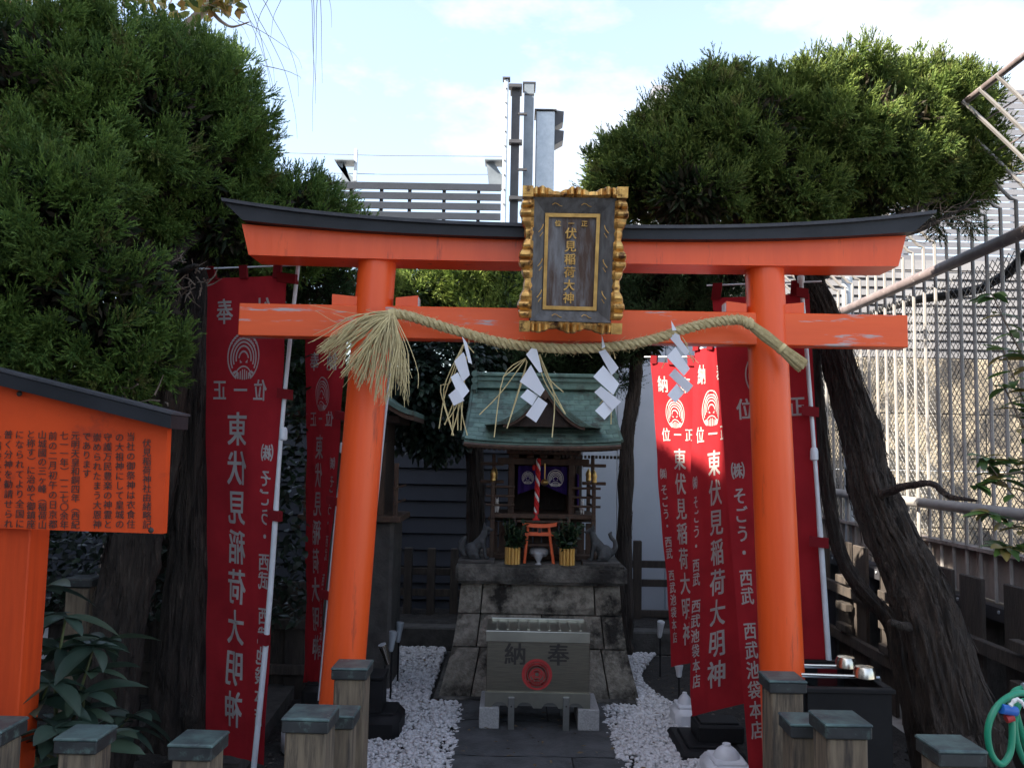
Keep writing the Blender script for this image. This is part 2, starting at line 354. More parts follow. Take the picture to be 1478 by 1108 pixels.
# ---------------------------------------------------------------- ground, path, gravel
def sheet(name, x0, x1, y0, y1, z, m, n=1):
    mb = MB(); mb.add([(x0, y0, z), (x1, y0, z), (x1, y1, z), (x0, y1, z)], [(0, 1, 2, 3)])
    return struct(mb.build(name, m, base=((x0 + x1) / 2, (y0 + y1) / 2, z)))
sheet('ground', -300, 300, -300, 300, -.004, M['roofdeck'])
def rough_sheet(name, x0, x1, y0, y1, z, m, nx, ny, amp, seed):
    rg = np.random.RandomState(seed); mb = MB()
    H = rg.rand(ny + 1, nx + 1) * amp; H[0] = H[-1] = 0; H[:, 0] = H[:, -1] = 0
    mb.v = [(x0 + (x1 - x0) * i / nx, y0 + (y1 - y0) * j / ny, z + H[j, i]) for j in range(ny + 1) for i in range(nx + 1)]
    mb.f = [(j * (nx + 1) + i, j * (nx + 1) + i + 1, (j + 1) * (nx + 1) + i + 1, (j + 1) * (nx + 1) + i) for j in range(ny) for i in range(nx)]
    return struct(mb.build(name, m, smooth='all', base=(x0, y0, z), recalc=False))
rough_sheet('soil_bed', -3.2, 2.25, 2.9, 6.62, .004, M['soil'], 110, 80, .014, 3)
# litter on the soil
rg = np.random.RandomState(5); mb = MB()
for i in range(2600):
    x = rg.uniform(-2.6, 2.1); y = rg.uniform(3.0, 6.6); s = rg.uniform(.006, .018)
    if -1.0 < x < 1.15 and rg.rand() < .8: continue
    a = rg.rand() * 6.28; c = Vector((x, y, .014 + rg.rand() * .006)); d = Vector((math.cos(a), math.sin(a), .1)) * s; e = Vector((-math.sin(a), math.cos(a), rg.uniform(-.4, .4))) * s * .5
    mb.add([c - d, c - e, c + d, c + e + Vector((0, 0, .006))], [(0, 1, 2), (0, 2, 3)])
struct(mb.build('ground_litter', mat('litter', (.11, .095, .08), (.05, .042, .035), scale=60, rough=.9), base=(0, 4, 0), recalc=False), 'stuff')

path = bpy.data.objects.new('stone_path', None); COL.objects.link(path); path['_o'] = (0.128, 4, 0); path.location = (0.128, 4, 0); struct(path)
ys = [2.6, 3.25, 3.86, 4.36, 4.93, 5.30]
for j in range(len(ys) - 1):
    cuts = [-.325, .58] if j % 2 else [-.325, .11 + .1 * (j % 3), .58]
    for i in range(len(cuts) - 1):
        x0, x1 = cuts[i] + .004, cuts[i + 1] - .004; y0, y1 = ys[j] + .005, ys[j + 1] - .005
        mb = MB(); rg = np.random.RandomState(j * 7 + i)
        nx, ny = 10, 8; vs = []
        for b in range(ny + 1):
            for a in range(nx + 1):
                ed = a in (0, nx) or b in (0, ny)
                vs.append((x0 + (x1 - x0) * a / nx, y0 + (y1 - y0) * b / ny + (rg.uniform(-.006, .006) if b in (0, ny) and 0 < a < nx else 0), .034 - (.012 if ed else 0) + rg.uniform(-.0022, .0022)))
        mb.add(vs, [(b * (nx + 1) + a, b * (nx + 1) + a + 1, (b + 1) * (nx + 1) + a + 1, (b + 1) * (nx + 1) + a) for b in range(ny) for a in range(nx)])
        mb.box(((x0 + x1) / 2, (y0 + y1) / 2, .011), (x1 - x0 - .004, y1 - y0 - .014, .022))
        mb.build('paving_slab', M['slab'], path, smooth='all', recalc=False)
MB().box((.128, 3.95, .012), (.86, 2.7, .008)).build('slab_bed', M['soil'], path)

# white pebbles
def ico(sd=2):
    bm = bmesh.new(); bmesh.ops.create_icosphere(bm, subdivisions=sd, radius=1); bm.verts.index_update()
    v = np.array([x.co[:] for x in bm.verts]); f = np.array([[q.index for q in t.verts] for t in bm.faces]); bm.free(); return v, f
IV, IF = ico(); IV1, IF1 = ico(1)
def big_mesh(name, V, Fc, m, base, smooth=False, tint=None, kind=None, parent=None):
    """V (n,3) verts, Fc (k,3 or 4) faces, tint (n,3)"""
    b = Vector(parent['_o']) if parent is not None else Vector(base)
    V = V - np.array(b[:]); me = bpy.data.meshes.new(name); k = Fc.shape[1]
    me.vertices.add(len(V)); me.vertices.foreach_set('co', V.astype('f').ravel())
    me.loops.add(Fc.size); me.loops.foreach_set('vertex_index', Fc.astype('i').ravel())
    me.polygons.add(len(Fc)); me.polygons.foreach_set('loop_start', np.arange(0, Fc.size, k, dtype='i'))
    if smooth: me.polygons.foreach_set('use_smooth', np.ones(len(Fc), dtype=bool))
    if tint is not None:
        at = me.attributes.new('tint', 'FLOAT_COLOR', 'POINT'); at.data.foreach_set('color', np.c_[tint, np.ones(len(tint))].astype('f').ravel())
    me.update(calc_edges=True); me.validate(); me.materials.append(m)
    o = bpy.data.objects.new(name, me); COL.objects.link(o); o['_o'] = tuple(b)
    if parent is not None: o.parent = parent
    else: o.location = b
    if kind: o['kind'] = kind
    return o
def pebbles(name, n, region, seed, base, far=False):
    IV, IF = ico(1 if far else 2)
    rg = np.random.RandomState(seed); C = []
    while len(C) < n:
        x, y, z = region(rg)
        if x is not None and (y > 4.0) == far: C.append((x, y, z))
    C = np.array(C); n = len(C)
    s = rg.lognormal(math.log(.0115), .28, n)[:, None] * np.c_[rg.uniform(.9, 1.35, n), rg.uniform(.8, 1.1, n), rg.uniform(.55, .8, n)]
    ph = rg.rand(n) * 6.28; c, q = np.cos(ph), np.sin(ph); tl = rg.uniform(-.5, .5, n)
    loc = IV[None] * s[:, None, :] * (1 + .10 * rg.randn(n, len(IV), 1))
    X = loc[..., 0] * np.cos(tl)[:, None] - loc[..., 2] * np.sin(tl)[:, None]; Z = loc[..., 0] * np.sin(tl)[:, None] + loc[..., 2] * np.cos(tl)[:, None]; Y = loc[..., 1]
    V = np.stack([X * c[:, None] - Y * q[:, None], X * q[:, None] + Y * c[:, None], Z], -1) + C[:, None]
    V = V.reshape(-1, 3); Fc = (IF[None] + (np.arange(n) * len(IV))[:, None, None]).reshape(-1, 3)
    big_mesh(name, V, Fc, M['pebble'], base, True, kind='stuff')
def reg_r(rg):
    y = rg.uniform(3.35, 6.55); x = rg.uniform(.53, 1.22)
    if x > 1.0 + .12 * math.sin(y * 3) or (x < .60 + .035 * math.sin(y * 9) and rg.rand() < .62): return None, 0, 0
    if 5.22 < y and x < .78: return None, 0, 0
    d = min(1, (x - .52) / .1)
    return x, y, .016 + .03 * d * rg.rand() ** .6
def reg_l(rg):
    y = rg.uniform(3.15, 6.6); x = rg.uniform(-1.12, -.28)
    if x < -.88 - .12 * math.sin(y * 2.3) - (.22 if y < 3.7 else 0) or (x > -.355 + .035 * math.sin(y * 8) and rg.rand() < .62): return None, 0, 0
    if 5.22 < y and x > -.52: return None, 0, 0
    d = min(1, (-.27 - x) / .1)
    return x, y, .016 + .03 * d * rg.rand() ** .6
pebbles('white_gravel', 1500, reg_r, 1, (.8, 4, 0)); pebbles('white_gravel', 2000, reg_l, 2, (-.6, 4, 0)); pebbles('white_gravel', 6400, reg_r, 3, (.8, 5.5, 0), True); pebbles('white_gravel', 7200, reg_l, 4, (-.6, 5.5, 0), True)
# strays
def reg_s(rg):
    x = rg.uniform(-1.5, 1.6); y = rg.uniform(3.1, 6.4)
    if -.95 < x < -.3 or .55 < x < 1.05 : return None, 0, 0
    if -.3 <= x <= .55 and not (-.3 < x < -.22 or .48 < x < .55): return None, 0, 0
    return x, y, (.046 if -.32 < x < .57 else .018)
pebbles('white_gravel', 170, reg_s, 9, (0, 4.5, 0))

# a few fallen leaves and bits of straw on the pebbles and the slabs
mb = MB(); rg = np.random.RandomState(44)
for i in range(420):
    x, y = (rg.uniform(-.95, 1.2), rg.uniform(3.2, 6.3)); s = rg.uniform(.008, .022); a = rg.rand() * 6.28; z = .050 if -.33 < x < .58 else .062
    if 5.2 < y and -.55 < x < .8: continue
    d = Vector((math.cos(a), math.sin(a), rg.uniform(-.2, .2))) * s; e = Vector((-math.sin(a), math.cos(a), rg.uniform(-.3, .3))) * s * rg.choice([.12, .4])
    mb.add([Vector((x, y, z)) - d, Vector((x, y, z)) - e, Vector((x, y, z)) + d, Vector((x, y, z + .004)) + e], [(0, 1, 2), (0, 2, 3)])
struct(mb.build('fallen_litter', mat('fallen_litter', (.16, .11, .055), (.07, .05, .03), scale=50, rough=.9), base=(0, 4, 0), recalc=False), 'stuff')

# kerb and raised bed behind the shrine
k = bpy.data.objects.new('rear_kerb', None); COL.objects.link(k); k.location = (0, 6.7, 0); k['_o'] = (0, 6.7, 0); struct(k)
kb = mesh_of(MB().box((0, 0, .09), (.592, .16, .18), bev=.012), 'kerb_stone', M['kerb'])
for i in range(10): place('kerb_stone', kb, k, (-3.0 + i * .6, 6.74 + random.uniform(-.004, .004), 0), (0, 0, random.uniform(-.004, .004)))
rough_sheet('raised_bed', -3.3, 2.3, 6.82, 7.6, .15, M['soil'], 100, 20, .025, 8)
lk = MB(); 
a, b = G(372, 1096), G(440, 985)
k2 = bpy.data.objects.new('side_kerb', None); COL.objects.link(k2); k2.location = (a.x, a.y, 0); k2['_o'] = (a.x, a.y, 0); struct(k2)
MB().prism([(a.x - .16, a.y - .3, 0), (a.x, a.y - .3, 0), (b.x, b.y + .1, 0), (b.x - .16, b.y + .1, 0)], (0, 0, .09)).build('kerb_stone', M['kerb'], k2)

# ---------------------------------------------------------------- buildings and walls round the yard
# added store wall on the left, out of frame: its steps shape the shade
st = thing('shading_building', (-7.5, -1, 0), 'tall pale store building added out of view beside the shrine yard', 'building')
MB().box((-7.5, -2.5, 3.65), (3, 23, 7.3)).build('wall', M['shading'], st)
MB().box((-6.2, -6.55, 8.4), (.3, 14.9, 2.2)).build('shade_parapet', M['shading'], st); MB().box((-6.2, 3.65, 8.25), (.3, 3.3, 1.9)).build('shade_parapet', M['shading'], st)  # raised walls and the gap between them shaped to place the sun patches
wm = mesh_of(MB().box((0, 0, 0), (.06, 1.2, 1.5), bev=.01), 'window', M['window'])
for j in range(9):
    for zz in (1.7, 4.4): place('window', wm, st, (-6.0, -12.5 + j * 2.3, zz))

# unseen low house added behind the camera to dim the frontal light
rh = thing('dimming_house', (0, -10, 0), 'low dark house added out of view to dim the light on the shrine front', 'building')
MB().box((.3, -10.5, 1.5), (10.4, 3, 3.0)).build('wall', mat('dimming_house_wall', (.20, .20, .20), (.16, .16, .165), rough=.8), rh)
MB().box((.3, -10.5, 3.06), (10.8, 3.4, .12), bev=.02).build('roof', M['kerb'], rh)
for i in range(5): MB().box((-3.7 + i * 2, -8.99, 1.5), (1.3, .05, 1.4), bev=.01).build('window', M['window'], rh)
# pale wall behind the shrine, made of vertical panels
ww = struct(bpy.data.objects.new('pale_wall', None)); COL.objects.link(ww); ww.location = (1, 7.75, 0); ww['_o'] = (1, 7.75, 0)
pw = mesh_of(MB().box((0, 0, 1.3), (.447, .06, 2.6), bev=.006), 'wall_panel', M['whitewall'])
x = P(820, 700, 7.75).x
while x < 2.4:
    place('wall_panel', pw, ww, (x + .225, 7.78, 0)); x += .452
# dark siding on the left of it
dw = struct(bpy.data.objects.new('dark_wall', None)); COL.objects.link(dw); dw.location = (-1.7, 7.75, 0); dw['_o'] = (-1.7, 7.75, 0)
x1 = P(818, 700, 7.75).x; W = x1 + 6.0
sb = mesh_of(MB().prism([(0, 0, 0), (0, -.035, .01), (0, -.012, .145), (0, 0, .145)], (W, 0, 0)), 'siding_board', M['sidewall'])
for i in range(15): place('siding_board', sb, dw, (x1 - W, 7.78, .05 + i * .15))
MB().box((x1 - W / 2, 7.80, 1.15), (W, .03, 2.3)).build('backing', M['sidewall'], dw)
# concrete wall right behind the chain link, and the grey louvres over it
cw = struct(bpy.data.objects.new('concrete_wall', None)); COL.objects.link(cw); cw.location = (5, 8.9, 0); cw['_o'] = (5, 8.9, 0)
zt = P(1300, 517, 8.9).z
cb = mesh_of(MB().box((0, 0, 0), (1.19, .2, .592), bev=.008), 'concrete_block', M['concrete'])
for i in range(7):
    for j in range(5): place('concrete_block', cb, cw, (2.7 + 1.2 * i + .5 * (j % 2), 8.95, zt - .3 - .6 * j))
gp = struct(bpy.data.objects.new('grey_louvre_wall', None)); COL.objects.link(gp); gp.location = (5, 9.4, 0); gp['_o'] = (5, 9.4, 0)
gm = mesh_of(MB().box((0, 0, 0), (8, .03, .085), rx=R(-14)), 'slat', M['greywall'])
for i in range(13): place('slat', gm, gp, (6.2, 9.3, zt - .1 + i * .1))
MB().box((6.2, 9.4, zt + .5), (8, .04, 1.4)).build('backing', mat('louvre_back', (.2, .2, .21), rough=.8), gp)

# white slatted roof-top building
wb = thing('slatted_building', (9, 14, 0), 'white rooftop building clad in close horizontal slats, behind the curved security fence', 'building')
z0 = P(1300, 470, 14).z; z1 = P(1400, 128, 14).z
n = int((z1 - z0) / .118)
xl = P(1125, 300, 14).x
wm = mesh_of(MB().box((6, 0, 0), (12, .05, .092), rx=R(12)), 'slat', M['slatwhite'])
for i in range(n + 1): place('slat', wm, wb, (xl, 14, z0 + i * .118))
for i in range(5): MB().box((xl + .3 + i * 1.9, 14.12, (z0 + z1) / 2), (.09, .09, z1 - z0 + .1), bev=.008).build('post', M['galv'], wb)
MB().box((xl + 6, 15.6, z0 / 2 - .2), (12, 3, z0 - .1)).build('wall', M['whitewall'], wb)
MB().box((P(1395, 145, 14).x, 14, z1 + .12), (.5, .1, .1), bev=.02).build('cap', M['slatwhite'], wb)
# distant white block seen over the left shoulder of the right tree
q = P(957, 165, 30)
t = thing('distant_building', (q.x + 3, 31, 0), 'white corner of a distant block just above the left side of the right juniper', 'building')
a = P(946, 132, 30)
MB().box((a.x + 4, 33, a.z / 2), (8, 6, a.z)).build('wall', M['whitewall'], t)
MB().box((a.x + 4, 33, a.z + .1), (8.2, 6.2, .2)).build('roof_edge', M['slatwhite'], t)

# ---------------------------------------------------------------- steel work over the wall, middle distance
YS = 12.0
sc_ = thing('slat_screen', P(594, 320, YS), 'dark grey horizontal slat screen on the roof left of the steel columns', 'screen')
xa, xb = P(440, 290, YS).x, P(723, 290, YS).x
zc = [P(594, y, YS).z for y in (269, 283, 297, 311, 325, 339)]
for z in zc:
    MB().box(((xa + xb) / 2, YS, z), (xb - xa, .04, .105), rx=R(10), bev=.006).build('slat', M['slatdark'], sc_)
for px in (505, 549, 590, 640, 690):
    x = P(px, 300, YS).x; MB().box((x, YS + .07, (zc[0] + zc[-1]) / 2 - .2), (.05, .05, zc[0] - zc[-1] + .5)).build('post', M['steelblack'], sc_)
def bracket(px, flip, label):
    c = P(px, 262, YS + .4); t = thing('roof_bracket', c, label, 'bracket')
    s = -1 if flip else 1
    MB().prism([(c.x, c.y, c.z - .1), (c.x + .22, c.y, c.z - .1), (c.x + .22, c.y, c.z + .06), (c.x + .07 * s, c.y, c.z + .30), (c.x - .05 * s, c.y, c.z + .30)], (0, .12, 0)).build('upright', M['steelgrey'], t)
    MB().box((c.x + .08, c.y + .05, c.z + .31), (.30, .3, .02)).build('top_plate', M['steelgrey'], t)
bracket(490, True, 'grey steel bracket standing above the left end of the slat screen')
bracket(706, False, 'small grey steel bracket above the slat screen, next to the tall steel columns')
p0, p1 = P(513, 262, YS + .4), P(514, 215, YS + .4)
tag(MB().box(((p0.x + p1.x) / 2, p0.y, (p0.z + p1.z) / 2), (.05, .05, p1.z - p0.z), bev=.005).build('thin_post', M['galv']), 'thin pale post rising above the slat screen at its left', 'post')
for k_, (ya, yb) in enumerate(((222, 226), (250, 252))):
    a, b = P(380, ya - 2, YS + .5), P(728, yb, YS + .5)
    tag(MB().tube([a, (a + b) / 2 - Vector((0, 0, .02)), b], .006, 4).build('wire', M['wire']), ['upper thin wire strung across the sky above the slat screen', 'lower thin wire strung just above the slat screen'][k_], 'wire')
def hcol(name, pxl, pxr, ytop, label, m, depth=.3, dy=0, web=True):
    a, b = P(pxl, ytop, YS + dy), P(pxr, ytop, YS + dy); zb = 2.2
    t = thing(name, (a.x, YS + dy, zb), label, 'steel column')
    w_ = b.x - a.x; h = a.z - zb
    if web:
        MB().box((a.x + w_ / 2, YS + dy, zb + h / 2), (w_, .03, h)).build('front_flange', m, t)
        MB().box((a.x + w_ / 2, YS + dy + depth, zb + h / 2), (w_, .03, h)).build('rear_flange', m, t)
        MB().box((a.x + w_ / 2, YS + dy + depth / 2 + .001, zb + h / 2 - .002), (.03, depth - .034, h)).build('web', m, t)
    else: MB().box((a.x + w_ / 2, YS + dy + depth / 2, zb + h / 2), (w_, depth, h), bev=.012).build('shaft', m, t)
    MB().box((a.x + w_ / 2, YS + dy + depth / 2, zb + h + .012), (w_ + .05, depth + .05, .02)).build('cap_plate', M['steelblack'], t)
    return t, a, b
t1, a, b = hcol('steel_angle', 728, 734, 114, 'thin pale galvanised angle, leftmost of the tall steel uprights', M['galv'], .1, -.1, False)
for i in range(9):
    z = a.z - .15 - i * .22; MB().cyl((a.x + .03, YS - .104, z), (a.x + .03, YS - .112, z), .012, n=6).build('bolt', M['steelblack'], t1)
t2, a, b = hcol('steel_column', 739, 751, 126, 'dark narrow steel column with jutting bracket joints beside the pale angle', M['steelblack'], .3, 0, True)
for y in (127, 207, 288):
    c = P(744, y, YS); MB().box((c.x, YS - .03, c.z), (.20, .12, .06), bev=.008).build('joint_bracket', M['steelblack'], t2)
for y in (165, 245):
    c = P(752, y, YS); MB().box((c.x + .02, YS + .0, c.z), (.14, .05, .03)).build('brace', M['steelblack'], t2)
t3, a, b = hcol('steel_column', 757, 771, 121, 'blue grey steel column, tallest of the three broad uprights', M['steelgrey'], .3, .1, True)
c = P(764, 133, YS); MB().box((c.x, YS + .08, c.z), (.15, .01, .02)).build('seam', M['steelblack'], t3)
t4, a, b = hcol('steel_column', 774, 801, 160, 'broad pale box column with two dark brackets on its right side', M['galv'], .35, .25, False)
for ya, yb in ((159, 183), (187, 209)):
    A, B, C, D = P(801, ya, YS + .3), P(814, ya + 2, YS + .3), P(813, (ya * .3 + yb * .7), YS + .3), P(801, yb, YS + .3)
    MB().prism([A, B, C, D], (0, .25, 0)).build('side_bracket', M['steelblack'], t4)

# ---------------------------------------------------------------- low wooden fences at the back
def low_fence(x0, x1, y, zt, label, n, zs=.15, rails=(.2, .38)):
    t = thing('low_fence', ((x0 + x1) / 2, y, zs), label, 'fence')
    pm = mesh_of(MB().box((0, 0, (zt - zs) / 2), (.07, .06, zt - zs), bev=.005), 'post', M['fencewood'])
    for i in range(n): place('post', pm, t, (x0 + (x1 - x0) * (i + .5) / n, y, zs))
    for r_ in rails: MB().box(((x0 + x1) / 2, y + .001, zt - r_), (x1 - x0, .035, .06), bev=.004).build('rail', M['fencewood'], t)
xa, xb = P(540, 800, 7.3).x, P(690, 800, 7.3).x
low_fence(xa, xb + .3, 7.3, P(600, 790, 7.3).z, 'low dark wooden fence in front of the dark siding, left of the shrine', 6)
xa, xb = P(892, 800, 7.3).x, P(1060, 800, 7.3).x
low_fence(xa, xb, 7.3, P(930, 780, 7.3).z, 'low brown wooden fence before the pale wall, right of the shrine', 3, rails=(.20, .36, .62))
# plank fence on the left behind the trunks
pf = thing('plank_fence', (-2, 5.2, 0), 'dark plank fence behind the leaning trunks and the sign post on the left', 'fence')
YF = 5.3
for i, px in enumerate((90, 128, 166, 204, 236, 262, 300, 332, 366, 400, 430)):
    c = P(px, 838 + random.uniform(-3, 3), YF); w_ = .13
    MB().box((c.x, YF + (i % 2) * .03, c.z / 2), (w_, .025, c.z), bev=.004).build('plank', M['fencewood'], pf)
for y in (895, 960): c = P(250, y, YF); MB().box((c.x, YF - .035, c.z), (2.0, .04, .06), bev=.004).build('rail', M['fencewood'], pf)
q = P(121, 845, 4.6)
fp = thing('fence_post', (q.x, 4.6, 0), 'dim capped wooden post behind the leafy bush left of the leaning trunk', 'post', 'capped fence posts')
MB().box((q.x, 4.6, q.z / 2), (.13, .13, q.z), bev=.006).build('shaft', M['postwood'], fp)
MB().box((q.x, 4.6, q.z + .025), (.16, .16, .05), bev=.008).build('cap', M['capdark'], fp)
# plank fence right under the security fence
pf = thing('plank_fence', (2.4, 5, 0), 'dark plank fence in the shade under the tall security fence', 'fence')
XF = 2.32
for i in range(11):
    y = 3.6 + i * .34; z = .98
    MB().box((XF + (i % 2) * .03, y, z / 2), (.025, .20, z), bev=.004).build('plank', M['fencewood'], pf)
for z in (.34, .66): MB().box((XF - .035, 5.3, z), (.04, 3.8, .07), bev=.004).build('rail', M['fencewood'], pf)
for i in range(5):
    for z in (.42, .56, .74): MB().box((XF - .06, 3.75 + i * .68, z), (.05, .17, .05), bev=.004).build('cross_block', M['fencewood'], pf)

# ---------------------------------------------------------------- tall security fence on the right
XS = 2.62
sf = thing('security_fence', (XS, 5.5, .7), 'tall pale picket fence with wire mesh and inward curved top, right side', 'fence')
zr, zm, zb_, zp = P(1397, 380, XS * F / 652).z, P(1417, 735, XS * F / 672).z, P(1478, 884, XS * F / 733).z, P(1478, 810, XS * F / 733).z
pts = [(0, 0, 0), (0, 0, 2.12 + zr - 2.63 + .72 - zb_), (-.03, 0, zr - zb_ + .22), (-.16, 0, zr - zb_ + .36), (-.42, 0, zr - zb_ + .62)]
pm = mesh_of(MB().tube(pts, .0105, 6), 'picket', M['picket'], True)
y = 3.7
while y < 8.7:
    place('picket', pm, sf, (XS - .02, y, zb_)); y += .142
def railp(name, x, z, r, m, y0=3.4, y1=8.75): return MB().tube([(x, y0, z), (x, y1, z)], r, 10).build(name, m, sf, True)
railp('top_rail', XS - .075, zr, .034, M['pipe']); railp('middle_rail', XS - .055, zm, .032, M['picket']); railp('overhang_rail', XS - .42, zr + .62, .016, M['pipe'])
MB().tube([(XS + .1 + .05 * math.sin(i * 1.7), 3.4 + i * .3, zr - .08 + .05 * math.sin(i * .9) ) for i in range(19)], .028, 8).build('cable', M['blackplastic'], sf, True)
for i in range(3):
    MB().tube([(XS - .10 - .11 * i, 3.4 + j * .27, zr + .30 + .115 * i + .012 * math.sin(j * 2.1 + i)) for j in range(20)], .004, 4).build('barbed_strand', M['pipe'], sf)
for i, y in enumerate((4.18, 6.6, 8.6)):
    MB().cyl((XS + .02, y, zb_ - .1), (XS + .02, y, zr + .3), .042, n=14).build('post', M['galv'], sf, True)
pn = mesh_of(MB().box((0, 0, (zp - zb_) / 2), (.03, .79, zp - zb_), bev=.004), 'bottom_panel', M['panel'])
for i in range(7): place('bottom_panel', pn, sf, (XS + .03, 3.6 + i * .8, zb_))
MB().box((XS + .0, 6.0, zp + .012), (.08, 5.4, .02)).build('panel_trim', M['panel'], sf)
MB().box((XS - .01, 6.0, zb_ - .045), (.12, 5.4, .07)).build('base_channel', M['steelblack'], sf)
for i in range(34): MB().cyl((XS - .072, 3.5 + i * .135, zb_ - .03), (XS - .078, 3.5 + i * .135, zb_ - .03), .010, n=6).build('bolt', M['galv'], sf)
MB().box((XS + .12, 6.1, zb_ / 2 - .04), (.2, 5.4, zb_ - .085)).build('base_wall', M['kerb'], sf)
mb = MB(); d = .052; y0, y1, za, zb2 = 3.6, 8.7, zp + .02, zr - .02; Hh = zb2 - za
kk = 0; y = y0 - Hh
while y < y1:
    for s in (1, -1):
        a = [y, za] if s > 0 else [y, zb2]; b = [y + Hh, zb2] if s > 0 else [y + Hh, za]
        if a[0] < y0: tt = (y0 - a[0]) / Hh; a = [y0, a[1] + (b[1] - a[1]) * tt]
        if b[0] > y1: tt = (y1 - a[0]) / (b[0] - a[0]); b = [y1, a[1] + (b[1] - a[1]) * tt]
        mb.tube([(XS + .06 + s * .002, a[0], a[1]), (XS + .06 + s * .002, b[0], b[1])], .0026, 3, cap=False)
    y += d
mb.build('wire_mesh', M['wire'], sf, recalc=False)['kind'] = 'stuff'

# ---------------------------------------------------------------- torii gate
YT = 3.5
ORG = P(825, 1000, YT); ORG.z = 0
tg = thing('torii_gate', (ORG.x, YT, 0), 'large vermilion torii gate with black capped curved top beam', 'torii gate')
def wpt(px, py, Y): return P(px, py, Y)
def pillar(top, bot, rt_, rb):
    A, B = wpt(*top, YT + .01), wpt(*bot, YT + .01); d = (B - A); e = A + d * (A.z / (A.z - B.z)); A = A - d * .02
    pts = [A + (e - A) * i / 12 for i in range(13)]; MB().tube(pts, [rt_ + (rb - rt_) * i / 12 for i in range(13)], 40).build('pillar', M['vermilion'], tg, True)
    MB().cyl(e, e + Vector((0, 0, .12)), rb + .03, rb + .02, 32).build('stone_foot', M['kerb'], tg, True)
    return A, e
pillar((545, 376), (493, 1000), m_(27.5, YT), m_(31, YT)); pillar((1103, 384), (1130, 1000), m_(27.5, YT), m_(31.5, YT))
def curve_beam(name, m, pl, pr, ctop, cbot, rise, yf, yb, taper_l=(0, 0), under=None, n=28, pw=2.6):
    """pl, pr: pixel x of the ends at the top edge; ctop/cbot pixel y at the centre; rise in px at the ends"""
    A, B = P(pl, ctop, yf), P(pr, ctop, yf); cx = (A.x + B.x) / 2; hw = (B.x - A.x) / 2; tilt = 0
    zt = P(825, ctop, yf).z; zb = P(825, cbot, yf).z; mb = MB(); vs = []
    for i in range(n + 1):
        u = -1 + 2 * i / n; dz = rise * abs(u) ** pw * yf / F
        xt = cx + hw * u; xb = cx + (hw - taper_l[0]) * u
        zt_ = zt + dz; zb_ = zb + dz * taper_l[1]
        vs += [(xb, yf, zb_), (xt, yf, zt_), (xt, yb, zt_ + .0), (xb, yb, zb_)]
    fs = [(4 * i + k, 4 * i + (k + 1) % 4, 4 * i + 4 + (k + 1) % 4, 4 * i + 4 + k) for i in range(n) for k in range(4)] + [(0, 1, 2, 3), (4 * n, 4 * n + 3, 4 * n + 2, 4 * n + 1)]
    return mb.add(vs, fs).build(name, m, tg, smooth=True)
curve_beam('lintel', M['vermilion'], 348, 1308, 344, 379, 13, YT - .085, YT + .095, (.035, .25))
curve_beam('roof_cap', M['black'], 320, 1350, 328, 343.6, 30, YT - .13, YT + .14, (.085, .62))
curve_beam('ridge_sheet', M['bluesheet'], 317, 1353, 323, 327.8, 30.5, YT - .145, YT + .155, (.003, 1))
A, B = P(345, 446, YT - .045), P(1310, 446, YT - .045); zt = P(825, 446, YT - .045).z; zb = P(825, 492.5, YT - .045).z
MB().box(((A.x + B.x) / 2, YT, (zt + zb) / 2), (B.x - A.x, .09, zt - zb), bev=.003).build('tie_beam', M['vermworn'], tg)
NUKI_Y = YT - .045
for pa, pb, hi in ((479, 519, 0), (571, 603, 0), (1049, 1078, 1), (1128, 1161, 1)):
    q = [P(pa, 427 + 8 * hi, NUKI_Y), P(pb, 427 + 8 * hi, NUKI_Y), P(pb, 441 + 8 * hi, NUKI_Y), P(pa, 441 + 8 * hi, NUKI_Y)]
    zl = zt + .001; lo = pa in (479, 1049)
    x0, x1 = q[0].x, q[1].x; h1, h2 = (.046, .036) if lo else (.036, .046)
    MB().prism([(x0, YT - .04, zl), (x1, YT - .04, zl), (x1, YT - .04, zl + h2), (x0, YT - .04, zl + h1)], (0, .075, 0)).build('wedge', M['vermilion'], tg)
    if pb == 1161 or pa == 1049: 
        xe = x1 if pb == 1161 else x0
        MB().box((xe, YT - .002, zl + .021), (.006, .06, .036)).build('wedge_end', M['white'], tg)
    elif pb == 603: MB().box((x1, YT - .002, zl + .021), (.006, .06, .038)).build('wedge_end', M['white'], tg)

# ---------------------------------------------------------------- gilt framed plaque, leaning forward
TL, TR, BL, BR = P(757, 274, 3.26), P(901, 276, 3.26), P(752, 476, 3.33), P(892, 480, 3.33)
def pq(u, v, w_=0):      # u 0..1 across, v 0..1 up, w_ metres towards the viewer
    a = BL.lerp(BR, u); b = TL.lerp(TR, u); p = a.lerp(b, v)
    nrm = (BR - BL).cross(TL - BL).normalized()
    return p + nrm * w_
pl = thing('name_plaque', pq(.5, 0), 'gold framed shrine name plaque leaning forward on the gate', 'plaque')
PW, PH = (BR - BL).length, (TL - BL).length
def pbox(name, u0, u1, v0, v1, w0, w1, m):
    q = [pq(u0, v0, w0), pq(u1, v0, w0), pq(u1, v1, w0), pq(u0, v1, w0)]; n = pq(.5, .5, 1) - pq(.5, .5, 0)
    return MB().prism(q, n * (w1 - w0)).build(name, m, pl)
pbox('backboard', .08, .92, .05, .95, -.015, .0, M['framewood'])
i0, i1, j0, j1 = .215, .765, .150, .832       # inner gilt frame outside
o0, o1, p0_, p1_ = .09, .91, .065, .935
def quadpart(name, pts, m, th=.006):
    n = pq(.5, .5, 1) - pq(.5, .5, 0); MB().prism([pq(*p) for p in pts], -n * th).build(name, m, pl)
